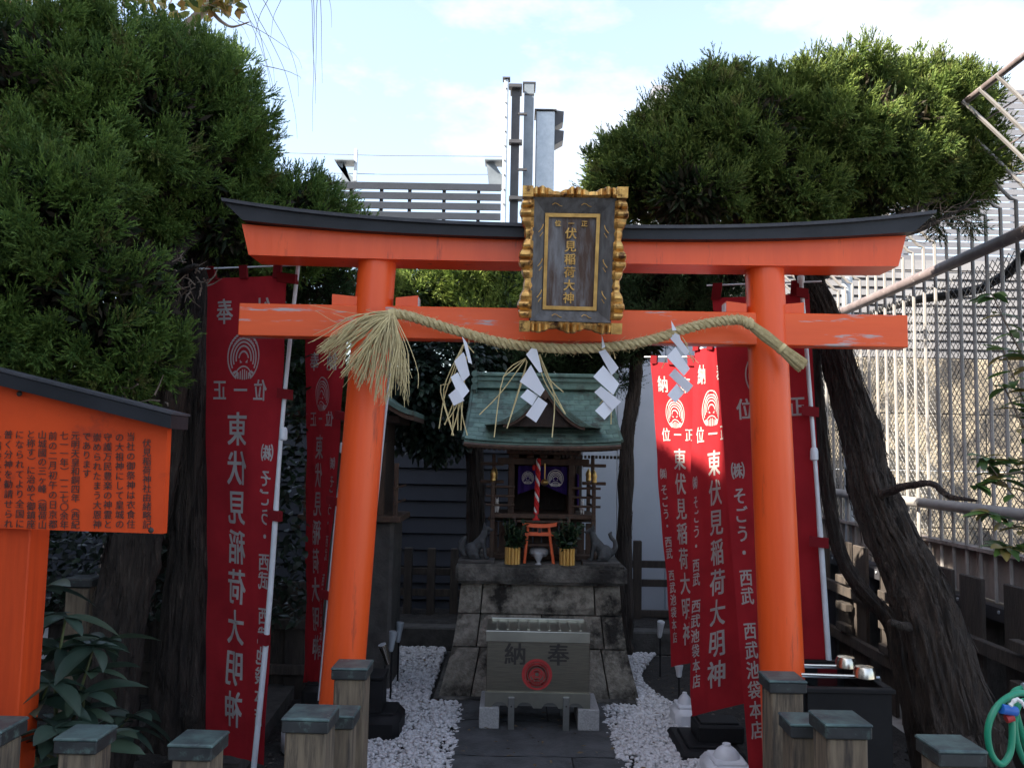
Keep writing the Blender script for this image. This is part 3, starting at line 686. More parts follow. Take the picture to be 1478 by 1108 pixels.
for nm, pts in (('top_bevel', [(o0, p1_, .05), (o1, p1_, .05), (i1, j1, .012), (i0, j1, .012)]), ('bottom_bevel', [(o0, p0_, .05), (o1, p0_, .05), (i1, j0, .012), (i0, j0, .012)]),
                ('side_bevel', [(o0, p0_, .05), (o0, p1_, .05), (i0, j1, .012), (i0, j0, .012)]), ('side_bevel', [(o1, p0_, .05), (o1, p1_, .05), (i1, j1, .012), (i1, j0, .012)])):
    quadpart(nm, pts, M['framewood'])
fwid = .035; fh = .026
pbox('inner_frame', i0, i1, j1 - fh, j1, .004, .020, M['goldflat']); pbox('inner_frame', i0, i1, j0, j0 + fh, .004, .020, M['goldflat'])
pbox('inner_frame', i0, i0 + fwid, j0 + fh, j1 - fh, .004, .019, M['goldflat']); pbox('inner_frame', i1 - fwid, i1, j0 + fh, j1 - fh, .004, .019, M['goldflat'])
pbox('name_board', i0 + fwid, i1 - fwid, j0 + fh, j1 - fh, .002, .009, M['greywood'])
# scalloped gilt edge: a run of ribs whose outer side waves
def scallop(name, side):
    mb = MB(); n = 60; vs = []
    for i in range(n + 1):
        t = .085 + .83 * i / n
        wv = .5 + .5 * math.cos((t - .5) * 2 * PI * 3); fine = abs(math.sin(t * PI * 14)) ** .6
        ow = .008 + .022 * wv + .006 * fine; hgt = .052 + .022 * wv * fine + .006 * fine
        iw = -.022
        def pt(off, w_):
            if side == 'l': return pq(.045 - off / PW, t, w_)
            if side == 'r': return pq(.955 + off / PW, t, w_)
            if side == 't': return pq(t, .965 + (off * .8) / PH, w_)
            return pq(t, .03 - (off * .8) / PH, w_)
        vs += [pt(iw, .0), pt(iw, hgt * .8), pt(iw + .012, hgt), pt(ow - .006, hgt * .92), pt(ow, hgt * .5), pt(ow - .004, .0)]
    k = 6
    fs = [(k * i + j, k * i + (j + 1) % k, k * i + k + (j + 1) % k, k * i + k + j) for i in range(n) for j in range(k)] + [tuple(range(k)), tuple(range(k * n, k * n + k))]
    mb.add(vs, fs).build(name, M['gold'], pl)
for s_ in 'lrtb': scallop('gilt_edge', s_)
for u, v in ((.035, .025), (.965, .025), (.035, .97), (.965, .97)):
    pbox('gilt_corner', u - .055, u + .055, v - .038, v + .038, .0, .066, M['gold'])
    pbox('gilt_corner_boss', u - .03, u + .03, v - .02, v + .02, .066, .070, M['gold'])
# small gilt curls on the bevels
for (u, v, fx) in ((.15, .72, 1), (.15, .48, 1), (.15, .26, 1), (.85, .72, -1), (.85, .48, -1), (.85, .26, -1)):
    pts = [pq(u + fx * .045 * math.sin(a) , v + .035 * a - .03, .046) for a in (0, .4, .8, 1.2, 1.6)]
    MB().tube(pts, .0022, 5).build('gilt_curl', M['goldflat'], pl)
    pts = [pq(u + fx * (.045 - .03 * a), v - .03 - .03 * a, .044) for a in (0, .5, 1)]
    MB().tube(pts, .0018, 5).build('gilt_curl', M['goldflat'], pl)
for (u, v) in ((.33, .885), (.62, .885), (.36, .105), (.66, .105)):
    pts = [pq(u + .10 * a - .05, v + .012 * math.sin(a * 5), .04) for a in (0, .25, .5, .75, 1)]
    MB().tube(pts, .0018, 5).build('gilt_curl', M['goldflat'], pl)
fl = Flat(); W_ = PW; H_ = PH
for i, ch in enumerate('伏見稲荷大神'): fl.char(ch, .478 * W_, (.692 - i * .0915) * H_, .082 * H_, .082 * H_, GB)
for i, ch in enumerate('位一正'): fl.char(ch, (.345 + .133 * i) * W_, .762 * H_, .045 * H_, .045 * H_, GB)
lt = fl.to(lambda a, b: pq(a / W_, b / H_, .0135), 'lettering', M['goldflat'], pl)
s_ = lt.modifiers.new('s', 'SOLIDIFY'); s_.thickness = .004; s_.offset = 0

# ---------------------------------------------------------------- straw rope, tassels, paper streamers
YR = 3.39
rp_px = [(566, 452), (590, 456), (622, 466), (655, 476), (690, 486), (722, 494), (755, 499), (790, 502), (825, 503), (860, 502), (895, 499), (925, 494), (955, 486), (985, 476), (1015, 468), (1045, 463), (1070, 462), (1084, 470)]
RPt = [P(x, y, YR - (.02 if 600 < x < 1050 else .04)) for x, y in rp_px]
def spline(pts, n):
    pts = [Vector(p) for p in pts]; out = []
    k = len(pts) - 1
    for i in range(n + 1):
        t = i / n * k; j = min(int(t), k - 1); f = t - j
        p0, p1, p2, p3 = pts[max(j - 1, 0)], pts[j], pts[j + 1], pts[min(j + 2, k)]
        out.append(.5 * ((2 * p1) + (p2 - p0) * f + (2 * p0 - 5 * p1 + 4 * p2 - p3) * f * f + (3 * p1 - p0 - 3 * p2 + p3) * f ** 3))
    return out
sr = thing('straw_rope', RPt[8], 'twisted straw rope strung between the gate pillars', 'rope')
cen = spline(RPt, 420)
for k_ in range(3):
    pts = []; rad = []
    for i, c in enumerate(cen):
        t = (cen[min(i + 1, len(cen) - 1)] - cen[max(i - 1, 0)]).normalized(); a = t.cross(Vector((0, 1, 0))).normalized(); b = t.cross(a)
        R_ = .0108; th = i * .33 + k_ * 2 * PI / 3
        pts.append(c + (a * math.cos(th) + b * math.sin(th)) * R_); rad.append(.0106)
    rg = np.random.RandomState(k_)
    MB().tube(pts, rad, 9, fr=lambda i, th: 1 + .10 * math.sin(th * 4 + i * .5)).build('strand', M['rope'], sr, True)
# stray fibres
mb = MB(); rg = np.random.RandomState(4)
for i in range(700):
    j = rg.randint(5, len(cen) - 5); c = cen[j]; d = Vector(rg.uniform(-1, 1, 3)).normalized(); t = (cen[j + 3] - cen[j - 3]).normalized()
    a = c + d * .018; mb.tube([a, a + (t * rg.uniform(-.4, 1) + d * .7) * rg.uniform(.01, .035)], .0006, 3, cap=False)
mb.build('loose_fibres', M['straw'], sr, recalc=False)['kind'] = 'stuff'
# frayed tassel left
mb = MB(); mb2 = MB(); rg = np.random.RandomState(12); T0 = P(566, 453, YR - .045)
locks = []
for k_ in range(34):
    g = ((k_ + rg.rand() * .8) / 34) ** 1.25
    locks.append((452 + 128 * g + rg.uniform(-6, 14) + 34 * math.sin(g * 3.1) * rg.rand(), 508 + 60 * math.sin(g * 1.9) + rg.uniform(-22, 16), rg.uniform(.0, .10), rg.uniform(-.02, .028), rg.uniform(-.012, .02), g))
for i in range(290):
    lx, ly, ld, lmx, lmz, g = locks[rg.randint(34)]
    st_ = rg.rand() < .12
    end = P(min(604, lx + rg.normal(0, 4 if not st_ else 16)), ly + rg.normal(0, 6 if not st_ else 20), YR - .06 - ld)
    mid = T0.lerp(end, .5) + Vector((lmx + rg.normal(0, .004), rg.uniform(-.03, .0), .028 * (1 - g * .9) + lmz + rg.normal(0, .004)))
    s0 = T0 + Vector((rg.uniform(-.010, .010), rg.uniform(-.016, .012), rg.uniform(-.014, .014)))
    kx = rg.uniform(-.022, .022, 3) if rg.rand() < .45 else rg.uniform(-.004, .004, 3)
    q = spline([s0, s0.lerp(mid, .55) + Vector((0, -.004, .006)), mid, mid.lerp(end, .6) + Vector(kx), end], 8)
    (mb if i % 2 else mb2).tube(q, [.0022, .0024, .0022, .0021, .002, .0018, .0016, .0014, .0009], 4, cap=False)
for (pa, pb, pc) in (((566, 455), (510, 452), (447, 440)), ((560, 460), (500, 470), (455, 448)), ((566, 452), (530, 448), (535, 446)), ((560, 455), (520, 463), (480, 452))):
    q = spline([P(*pa, YR - .05), P(*pb, YR - .09), P(*pc, YR - .1)], 8); mb.tube(q, .0009, 3, cap=False)
o = mb.build('frayed_tassel', M['rope'], sr, recalc=False); o['kind'] = 'stuff'
o = mb2.build('frayed_tassel', M['straw'], sr, recalc=False); o['kind'] = 'stuff'
# bound tassel right
A, B, C_ = P(1080, 466, YR - .03), P(1128, 503, YR - .05), P(1157, 527, YR - .06)
mb = MB(); rg = np.random.RandomState(3)
for i in range(190):
    r_ = math.sqrt(rg.rand()); th = rg.rand() * 6.28
    ax = (C_ - A).normalized(); u_ = ax.cross(Vector((0, 1, 0))).normalized(); v_ = Vector((0, 1, 0))
    o_ = (u_ * math.cos(th) + v_ * math.sin(th)) * r_
    mb.tube([A + o_ * .016, A.lerp(B, .5) + o_ * .023, B + o_ * .020, C_ + o_ * .030 + ax * rg.uniform(-.004, .012)], .0022, 4)
o = mb.build('bound_tassel', M['rope'], sr, recalc=False); o['kind'] = 'stuff'
ax = (C_ - A).normalized(); MB().tube([B - ax * .008, B + ax * .008], .024, 14).build('tassel_tie', M['straw'], sr, True)
MB().tube([A - ax * .01, A + ax * .012], .024, 14).build('tassel_tie', M['straw'], sr, True)
MB().tube([T0 + Vector((-.012, 0, -.004)), T0 + Vector((.014, 0, .003))], .022, 14).build('tassel_tie', M['straw'], sr, True)
# straws hung from the rope (zoom px of the 600,480 crop)
Z = lambda x, y: (600 + x * .3429, 480 + y * .3430)
SB = [
 ([(205, 40), (150, 205), (103, 235), (160, 433)], [(200, 50), (118, 240), (150, 395)], [(195, 60), (125, 255), (98, 403)], [(205, 90), (165, 250), (155, 433)], [(210, 100), (185, 300), (150, 430)], [(210, 110), (170, 260), (122, 388)], [(205, 120), (190, 300), (217, 432)], [(205, 120), (180, 300), (177, 410)], [(214, 100), (196, 300), (190, 410)], [(190, 260), (160, 330), (120, 385)], [(215, 50), (245, 85)]),
 ([(462, 108), (370, 185), (330, 440)], [(462, 112), (360, 250), (268, 345)], [(466, 115), (455, 180), (384, 403)], [(470, 120), (430, 250), (385, 400)], [(520, 90), (548, 180), (630, 342)], [(522, 90), (560, 190), (622, 250)], [(524, 100), (582, 260), (574, 440)], [(518, 95), (540, 200), (628, 340)], [(465, 108), (375, 182)]),
 ([(815, 80), (825, 160), (822, 385)], [(812, 80), (820, 230), (775, 300)], [(830, 70), (840, 110)]),
]
rg = np.random.RandomState(8)
for gi, g in enumerate(SB):
    for pts in g:
        q = [P(*Z(*p), YR - .015 + .012 * ((gi + k_) % 3)) for k_, p in enumerate(pts)]
        MB().tube(spline(q, 10) if len(q) > 2 else q, .0024, 5).build('hanging_straw', M['straw'], sr)
Z4 = lambda x, y: (920 + x * .1894, 420 + y * .1895)
for pts in ([(365, 395), (430, 545)], [(225, 500), (185, 590)], [(340, 350), (385, 415)], [(365, 510), (420, 500), (465, 550)]):
    MB().tube([P(*Z4(*p), YR - .03) for p in pts], .0018, 5).build('hanging_straw', M['straw'], sr)
SH = [
 (Z, [[(195, 15), (216, 42), (238, 132), (222, 125)], [(162, 120), (200, 82), (207, 92), (228, 178), (198, 207)], [(147, 187), (176, 167), (226, 245), (190, 288)], [(138, 262), (170, 235), (205, 285), (160, 307)]]),
 (Z, [[(465, 92), (487, 65), (510, 70), (533, 165), (520, 168)], [(438, 205), (485, 135), (543, 240), (525, 268)], [(440, 270), (470, 237), (515, 265), (490, 307)], [(463, 347), (517, 270), (555, 298), (507, 378)]]),
 (Z, [[(783, 8), (798, 60), (784, 66)], [(770, 80), (798, 70), (855, 148), (825, 180)], [(747, 185), (790, 138), (857, 215), (832, 262)], [(752, 250), (780, 225), (865, 290), (830, 325)], [(755, 328), (792, 290), (832, 325), (795, 366)]]),
 (Z4, [[(258, 225), (300, 300), (265, 300)], [(240, 350), (270, 312), (322, 335), (330, 370), (397, 460), (370, 495)], [(222, 500), (290, 425), (400, 590), (355, 645)], [(240, 640), (285, 590), (425, 720), (380, 775)], [(228, 790), (300, 705), (360, 770), (290, 850)]]),
]
SL = ['narrow folded white paper streamer with many straws, leftmost on the rope', 'white zigzag paper streamer hanging in front of the shrine roof peak', 'white zigzag paper streamer hanging right of the plaque, before the white wall', 'white zigzag paper streamer hanging in front of the sunlit red banners']
for i, (zf, polys) in enumerate(SH):
    c = P(*zf(*polys[0][0]), YR - .04); t = thing('paper_streamer', c, SL[i], 'paper streamer', 'zigzag paper streamers on the rope')
    for j, pg in enumerate(polys):
        yy = YR - .045 - .004 * (j % 2); n = len(pg)
        my = sum(p[0] for p in pg) / n
        q = [P(*zf(*p), yy + (-.012 if j % 2 else .012) * ((p[0] - my) / 50)) for p in pg]
        MB().prism(q, (0, .0012, 0)).build('paper_fold', M['paper'], t)

# ---------------------------------------------------------------- banners
def banner(label, corners, mirror, pole, bar=None, ties=(), thick=.011, seed=0, collar=None, tabs=(.1, .5, .9), wave=.012, lit=None, kind='red shrine banners on white poles', vtop=1):
    """corners: TL TR BL BR as (px, py, Y)"""
    tl, tr, bl, br = [P(*c) for c in corners]; base = bl.lerp(br, .5)
    t = thing('shrine_banner', base, label, 'banner', kind); rg = np.random.RandomState(seed); ph = rg.rand(4) * 6
    n_ = (tr - tl).cross(tl - bl).normalized()
    if n_.y > 0: n_ = -n_
    def fn(u, v, off=0):
        p = bl.lerp(br, u).lerp(tl.lerp(tr, u), v)
        wv = wave * (math.sin(u * 5 + v * 2.2 + ph[0]) + .5 * math.sin(u * 9 - v * 5 + ph[1]) + .5 * math.sin(v * 11 + u * 2 + ph[2]))
        wv += wave * .35 * math.sin(u * 23 + v * 7 + ph[3]) * (.4 + .6 * abs(math.sin(v * 9 + ph[0]))) + wave * .3 * math.sin(v * 31 + u * 11 + ph[2])
        return p + n_ * (wv * (1.1 - v * .5) + off)
    nu, nv = 24, 90; mb = MB()
    mb.v = [tuple(fn(i / nu, j / nv)) for j in range(nv + 1) for i in range(nu + 1)]
    mb.f = [(j * (nu + 1) + i, j * (nu + 1) + i + 1, (j + 1) * (nu + 1) + i + 1, (j + 1) * (nu + 1) + i) for j in range(nv) for i in range(nu)]
    cl = mb.build('cloth', M['red'], t, smooth='all', recalc=False)
    W_ = (tr - tl).length; H_ = ((tl - bl).length)
    # layout in 0..1
    fl = Flat(); mu = (lambda u: u) 
    f = Flat()
    HW = .45; HH = 1.8       # nominal cloth in its own metres
    def ch(c, u, v, s, sy=None): f.char(c, u * HW, v * HH, s, sy or s)
    ch('奉', .76, .925, .105); ch('納', .27, .925, .105)
    f.crest(.50 * HW, .827 * HH, .096)
    ch('正', .81, .755, .085); ch('一', .53, .755, .085); ch('位', .26, .755, .085)
    for i, c in enumerate('東伏見稲荷大明神'): ch(c, .56, .672 - i * .0825, .135, .135)
    ys_ = [.625, .572, .532, .492, .452, .40, .362, .29, .25, .21, .17, .13, .09]
    for c, v in zip('㈱そごう・西武西武池袋本店', ys_): ch(c, .135, v, .068)
    f.v = [(a / HW, b / HH, l) for a, b, l in f.v]
    if mirror: f.v = [(1 - a, b, l) for a, b, l in f.v]
    f.cut([i / 8 for i in range(1, 8)], [i / 40 for i in range(1, 40)])
    f.to(lambda a, b: fn(a, b, .0022), 'lettering', M['print'], cl)
    # pole
    pp = [P(*p) for p in pole]; pts = spline(pp, 14) if len(pp) > 2 else pp
    k = len(pts)
    MB().tube(pts, [thick * (.75 if i < k * .45 else 1) for i in range(k)], 12).build('pole', M['pole'], t, True)
    if collar:
        c = P(*collar); MB().lathe(c - Vector((0, 0, .03)), [(thick * .9, 0), (thick * 1.45, .006), (thick * 1.45, .04), (thick * 1.2, .055), (thick * .8, .06)], 14).build('pole_joint', M['pole'], t, True)
    c = pts[0]; MB().lathe(c - Vector((0, 0, .02)), [(thick * 1.1, 0), (thick * 1.3, .005), (thick * 1.3, .03), (thick * .8, .035)], 12).build('pole_cap', M['pole'], t, True)
    if bar:
        a, b = P(*bar[0]), P(*bar[1]); MB().cyl(a, b, .004, n=8).build('crossbar', M['pole'], t, True)
        for u in tabs:
            e = fn(u, 1) ; k_ = a.lerp(b, max(0, min(1, (e.x - a.x) / (b.x - a.x)))); w_ = .022
            d = (tr - tl).normalized() * w_
            MB().prism([e - d - Vector((0, 0, .01)), e + d - Vector((0, 0, .01)), k_ + d + Vector((0, 0, .008)), k_ - d + Vector((0, 0, .008))], n_ * .012).build('loop', M['redtab'], t)
    for (px1, px2, py, Y) in ties:
        a, b = P(px1, py - 2, Y), P(px2, py + 1, Y); h = Vector((0, 0, .022))
        MB().prism([a - h, b - h, b + h, a + h], n_ * .026).build('loop', M['redtab'], t)
    return t
banner('large red banner with mirrored white writing hanging left of the left pillar', [(297, 402, 3.95), (414, 398, 3.75), (299, 1084, 3.95), (384, 1102, 3.75)], True,
       [(431, 376, 3.72), (408, 600, 3.72), (388, 880, 3.72), (366, 1110, 3.72)], [(288, 388, 3.9), (452, 382, 3.72)], ((405, 423, 569, 3.72), (392, 408, 744, 3.72), (378, 390, 922, 3.72), (405, 431, 403, 3.72)), .0125, 1, (409, 626, 3.72), wave=.010)
banner('narrow red banner with mirrored white writing, half hidden by the left pillar and straw tassel', [(441, 486, 4.85), (500, 486, 4.6), (439, 984, 4.85), (466, 984, 4.6)], True,
       [(513, 494, 4.58), (495, 650, 4.58), (478, 820, 4.58), (461, 1010, 4.58)], [(432, 474, 4.8), (522, 472, 4.58)], ((488, 503, 600, 4.58), (476, 492, 723, 4.58), (466, 480, 858, 4.58)), .010, 2, (494, 646, 4.58), wave=.013)
banner('red banner with sunlit top, leftmost of the three right of the shrine', [(938, 522, 5.0), (1006, 526, 4.80), (969, 962, 5.0), (1016, 952, 4.80)], False,
       [(1013, 505, 4.80), (1017, 700, 4.80), (1022, 1000, 4.80)], [(930, 515, 5.0), (1018, 515, 4.80)], (), .010, 3, wave=.013)
banner('red banner with sunlit top and low hem, middle of the three right of the shrine', [(1002, 504, 4.5), (1046, 500, 4.3), (996, 1034, 4.5), (1076, 1014, 4.3)], False,
       [(1052, 492, 4.28), (1064, 700, 4.28), (1082, 1020, 4.28)], [(998, 498, 4.5), (1058, 494, 4.28)], (), .010, 4, wave=.013)
banner('large red banner passing behind the right pillar', [(1028, 430, 3.95), (1168, 424, 3.8), (1082, 1118, 3.95), (1204, 1108, 3.8)], False,
       [(1156, 402, 3.76), (1176, 660, 3.76), (1190, 860, 3.76), (1203, 1060, 3.76)], [(1020, 412, 3.92), (1186, 406, 3.76)], ((1150, 1167, 424, 3.76), (1157, 1182, 594, 3.76), (1168, 1196, 782, 3.76), (1180, 1208, 965, 3.76)), .0125, 5, (1175, 655, 3.76), tabs=(.04, .5, .86), wave=.010)
# a fourth pole behind the left pillar
t = thing('banner_pole', P(556, 590, 5.0), 'bare white banner pole top just right of the left pillar', 'pole')
MB().tube([P(568, 500, 5.0), P(556, 600, 5.0), P(540, 760, 5.0), P(520, 1000, 5.0)], .009, 10).build('shaft', M['pole'], t, True)
MB().tube([P(567, 512, 5.0), P(565, 522, 5.0)], .013, 10).build('red_tie', M['redtab'], t, True)
MB().tube([P(569, 503, 4.98), P(577, 503, 4.98)], .003, 8).build('crossbar', M['pole'], t, True)
MB().tube([P(568.6, 495, 5.0), P(568, 503, 5.0)], .0125, 10).build('pole_cap', M['pole'], t, True)

# ---------------------------------------------------------------- offering box
YB = 4.75
c0 = P(776, 1045, YB); ob = thing('offering_box', (c0.x, YB + .16, .034), 'stainless steel offering box with red crest standing before the stone plinth', 'offering box')
def bx(px0, px1, py0, py1, yf, dep, name, m, par, bev=0):
    a, b = P(px0, (py0 + py1) / 2, yf), P(px1, (py0 + py1) / 2, yf); c = P((px0 + px1) / 2, py0, yf); d = P((px0 + px1) / 2, py1, yf)
    return MB().box(((a.x + b.x) / 2, yf + dep / 2, (c.z + d.z) / 2), (b.x - a.x, dep, c.z - d.z), bev=bev).build(name, m, par)
bx(702, 851, 925, 1002, YB + .006, .30, 'body', M['steel'], ob, .003)
bx(701, 852, 911, 927, YB - .012, .335, 'rim', M['steelband'], ob, .003)
zt = P(776, 911, YB).z
MB().box((c0.x, YB + .155, zt - .004), (.53, .26, .01)).build('inside_shade', M['void'], ob)  # near-black sheet stands for the shade inside the box
for i in range(9):
    x = c0.x - .235 + i * .0588
    MB().prism([(x - .011, YB + .03, zt + .002), (x + .011, YB + .03, zt + .002), (x, YB + .03, zt + .007)], (0, .25, 0)).build('grating_bar', M['steelband'], ob)
MB().box((c0.x, YB + .30, zt + .006), (.55, .02, .020), bev=.003).build('back_rail', M['steelband'], ob)
# scalloped lower apron
a, b = P(700, 1000, YB - .008), P(852, 1000, YB - .008); z1 = P(776, 1000, YB).z; z0 = P(776, 1021, YB).z; zh = P(776, 1013, YB).z; Wd = b.x - a.x
pts = [(0, z1), (0, z0)]; xs = .06
for k_ in range(4):
    s_, e_ = .06 + k_ * .24, .06 + k_ * .24 + .16
    pts += [(s_, z0), (s_ + .025, z0 + (zh - z0) * .75), (s_ + .055, zh), (e_ - .055, zh), (e_ - .025, z0 + (zh - z0) * .75), (e_, z0)]
pts += [(1, z0), (1, z1)]
mb = MB(); top = z1 + .004
for i in range(1, len(pts) - 2):
    (u0_, za), (u1_, zb) = pts[i], pts[i + 1]
    if abs(u1_ - u0_) < 1e-6: continue
    mb.prism([(a.x + Wd * u0_, YB - .008, za), (a.x + Wd * u1_, YB - .008, zb), (a.x + Wd * u1_, YB - .008, top), (a.x + Wd * u0_, YB - .008, top)], (0, .012, 0))
mb.build('scalloped_apron', M['steelband'], ob)
MB().box((c0.x, YB + .16, z0 + .02), (Wd - .01, .29, .03)).build('floor', M['steeldark'], ob)
for px in (738, 817):
    for dy in (-.016, .24):
        q = P(px, 1010, YB); MB().box((q.x, YB + dy, (q.z + .034) / 2 + .005), (.036, .012, q.z - .034 + .03), bev=.002).build('leg', M['steeldark'], ob)
    q = P(px, 1017, YB); MB().cyl((q.x, YB - .022, q.z), (q.x, YB - .028, q.z), .005, n=8).build('bolt', M['ink'], ob)
fl = Flat(); fl.char('納', 0, 0, .125, .125, GB); q = P(744, 944, YB); fl.to(lambda a_, b_: (q.x + a_, YB + .0035, q.z + b_), 'lettering', M['ink'], ob)
fl = Flat(); fl.char('奉', 0, 0, .125, .125, GB); q2 = P(806, 945, YB); fl.to(lambda a_, b_: (q2.x + a_, YB + .0035, q2.z + b_), 'lettering', M['ink'], ob)
fl = Flat(); fl.crest(0, 0, .072); fl.arc(0, 0, .079, .012, 0, 2 * PI, 40); fl.arc(0, 0, .060, .008, 0, 2 * PI, 40)
for r_ in (.045, .028, .015): fl.arc(0, 0, r_, .007, 0, 2 * PI, 30)
q3 = P(775, 973, YB); fl.to(lambda a_, b_: (q3.x + a_, YB + .003, q3.z + b_), 'crest', M['redink'], ob)
for (x0, x1, y0, lb, yy) in ((691, 720, 992, 'pale granite block under the left end of the offering box', 0), (834, 865, 1000, 'pale granite block under the right end of the offering box', .0)):
    a, b = P(x0, 1046, YB - .02), P(x1, 1046, YB - .02); zt = z0 + .002 
    tag(MB().box(((a.x + b.x) / 2, YB + .145, (zt + .034) / 2), (b.x - a.x, .33, zt - .034), bev=.004).build('granite_block', M['granite'], base=((a.x + b.x) / 2, YB + .145, .034)), lb, 'stone block', 'granite blocks under the offering box')

# ---------------------------------------------------------------- stone plinth
YP = 5.32; cp = P(778, 1000, YP)
sp = thing('stone_plinth', (cp.x, YP + .45, 0), 'battered stone plinth of old blocks carrying the small shrine', 'plinth')
zs = [P(778, y, YP).z for y in (1003, 938, 890, 844)]; hws = [m_(142, YP), m_(125, YP), m_(118.5, YP), m_(115, YP)]
zs[0] = .03
DP = .95
def yfront(z): 
    for i in range(3):
        if z <= zs[i + 1]: t = (z - zs[i]) / (zs[i + 1] - zs[i]); return YP + .0 + (.0, .045, .065, .075)[i] * (1 - t) + (.0, .045, .065, .075)[i + 1] * t
    return YP + .075
def stone(x0a, x1a, x0b, x1b, za, zb, ya, yb, seed):
    rg = np.random.RandomState(seed); g = .004; mb = MB(); nx, nz = max(3, int(abs(x1a - x0a) / .05)), 4; vs = []
    for j in range(nz + 1):
        t = j / nz
        for i in range(nx + 1):
            s = i / nx; xa = (x0a + g) * (1 - s) + (x1a - g) * s; xb = (x0b + g) * (1 - s) + (x1b - g) * s
            e = i in (0, nx) or j in (0, nz)
            vs.append((xa * (1 - t) + xb * t, (ya * (1 - t) + yb * t) + (.012 if e else rg.uniform(-.004, .004)), (za + g) * (1 - t) + (zb - g) * t))
    mb.add(vs, [(j * (nx + 1) + i, j * (nx + 1) + i + 1, (j + 1) * (nx + 1) + i + 1, (j + 1) * (nx + 1) + i) for j in range(nz) for i in range(nx)])
    mb.add([(x0a + g, ya + .012, za + g), (x1a - g, ya + .012, za + g), (x1b - g, yb + .012, zb - g), (x0b + g, yb + .012, zb - g)], [(0, 1, 2, 3)])
    q = [(x0a + g, ya + .011, za + g), (x1a - g, ya + .011, za + g), (x1b - g, yb + .011, zb - g), (x0b + g, yb + .011, zb - g)]
    r_ = [(a_, b_ + .22, c_) for a_, b_, c_ in q]
    mb.add(q + r_, [(i, i + 4, (i + 1) % 4 + 4, (i + 1) % 4) for i in range(4)])
    return mb.build('stone', M['stone'], sp, recalc=True)
rows = [[-1, -.68, .10, .70, 1], [-1, -.72, .02, .74, 1], [-1, -.72, .67, 1]]
for r_ in range(3):
    for i in range(len(rows[r_]) - 1):
        u0_, u1_ = rows[r_][i], rows[r_][i + 1]
        stone(cp.x + u0_ * hws[r_], cp.x + u1_ * hws[r_], cp.x + u0_ * hws[r_ + 1], cp.x + u1_ * hws[r_ + 1], zs[r_], zs[r_ + 1], yfront(zs[r_]), yfront(zs[r_ + 1]), r_ * 9 + i)
# side stones and core
for s in (-1, 1):
    for r_ in range(3):
        for k_ in range(2):
            ya = YP + .235 + k_ * .34; yb = ya + .33
            v = [(cp.x + s * hws[r_], ya, zs[r_] + .004), (cp.x + s * hws[r_], yb, zs[r_] + .004), (cp.x + s * hws[r_ + 1], yb, zs[r_ + 1] - .004), (cp.x + s * hws[r_ + 1], ya, zs[r_ + 1] - .004)]
            MB().prism(v, (-s * .1, 0, 0)).build('stone', M['stone'], sp)
MB().box((cp.x, YP + .52, .4), (.9, .7, .75)).build('core', M['kerb'], sp)
a, b = P(625, 1004, YP - .03), P(919, 1004, YP - .03)
MB().box(((a.x + b.x) / 2, YP + .44, .02), (b.x - a.x, .95, .035), bev=.006).build('base_slab', M['stonetop'], sp)
# top slab with a rough front
zt = P(778, 815, 5.35).z; zb = P(778, 843, 5.35).z; a, b = P(657, 830, 5.33), P(906, 830, 5.33)
bm = bmesh.new(); bmesh.ops.create_cube(bm, size=1)
for v in bm.verts: v.co = Vector((v.co.x * (b.x - a.x), v.co.y * .95, v.co.z * (zt - zb)))
bmesh.ops.bevel(bm, geom=bm.edges[:], offset=.018, segments=2, affect='EDGES'); bmesh.ops.subdivide_edges(bm, edges=[e for e in bm.edges if e.calc_length() > .3], cuts=22)
rg = np.random.RandomState(2)
for v in bm.verts:
    v.co += Vector((0, rg.uniform(-.004, .004), rg.uniform(-.003, .003)))
bm.verts.index_update(); mb = MB().add([v.co + Vector(((a.x + b.x) / 2, 5.33 + .475, (zt + zb) / 2)) for v in bm.verts], [tuple(v.index for v in f.verts) for f in bm.faces]); bm.free()
mb.build('top_slab', M['stonetop'], sp, smooth=True)
ZS = zt        # level of the slab top

# ---------------------------------------------------------------- little shrine on the plinth
YH = 5.74; cx = P(784, 640, YH).x
sh = thing('small_shrine', (cx, YH + .1, ZS), 'small wooden shrine with green copper roof on the stone plinth', 'shrine')
ze = P(784, 641, 5.30).z; zr = P(784, 562, 5.78).z
HE, HR = m_(113, 5.3), m_(98, 5.78)
cxe = P(783, 640, 5.3).x
def roof(u, v):           # v 0 eave .. 1 ridge
    y = 5.30 + .48 * v; z = ze + (zr - ze) * (.72 * v + .28 * v * v) + .018 * abs(u) ** 3 * (1 - v) 
    hw = HE + (HR - HE) * v ** .8
    return Vector((cxe + u * hw, y, z))
def roofb(u, v):
    p = roof(u, v); p.y = 5.78 + (5.78 - p.y) * .8; return p
rf = MB(); nu, nv = 12, 10
for fn_, d in ((roof, 1), (roofb, -1)):
    vs = [fn_(-1 + 2 * i / nu, j / nv) for j in range(nv + 1) for i in range(nu + 1)]; k = len(vs)
    vs += [v - Vector((0, 0, .03)) for v in vs]
    fs = [(j * (nu + 1) + i, j * (nu + 1) + i + 1, (j + 1) * (nu + 1) + i + 1, (j + 1) * (nu + 1) + i) for j in range(nv) for i in range(nu)]
    fs2 = [tuple(i + k for i in f) for f in fs]
    ed = [(i, i + 1) for i in range(nu)] + [(nv * (nu + 1) + i, nv * (nu + 1) + i + 1) for i in range(nu)] + [(j * (nu + 1), (j + 1) * (nu + 1)) for j in range(nv)] + [(j * (nu + 1) + nu, (j + 1) * (nu + 1) + nu) for j in range(nv)]
    rf.add(vs, fs + fs2 + [(a_, b_, b_ + k, a_ + k) for a_, b_ in ed])
roofp = rf.build('roof', M['copper'], sh)
shg = []
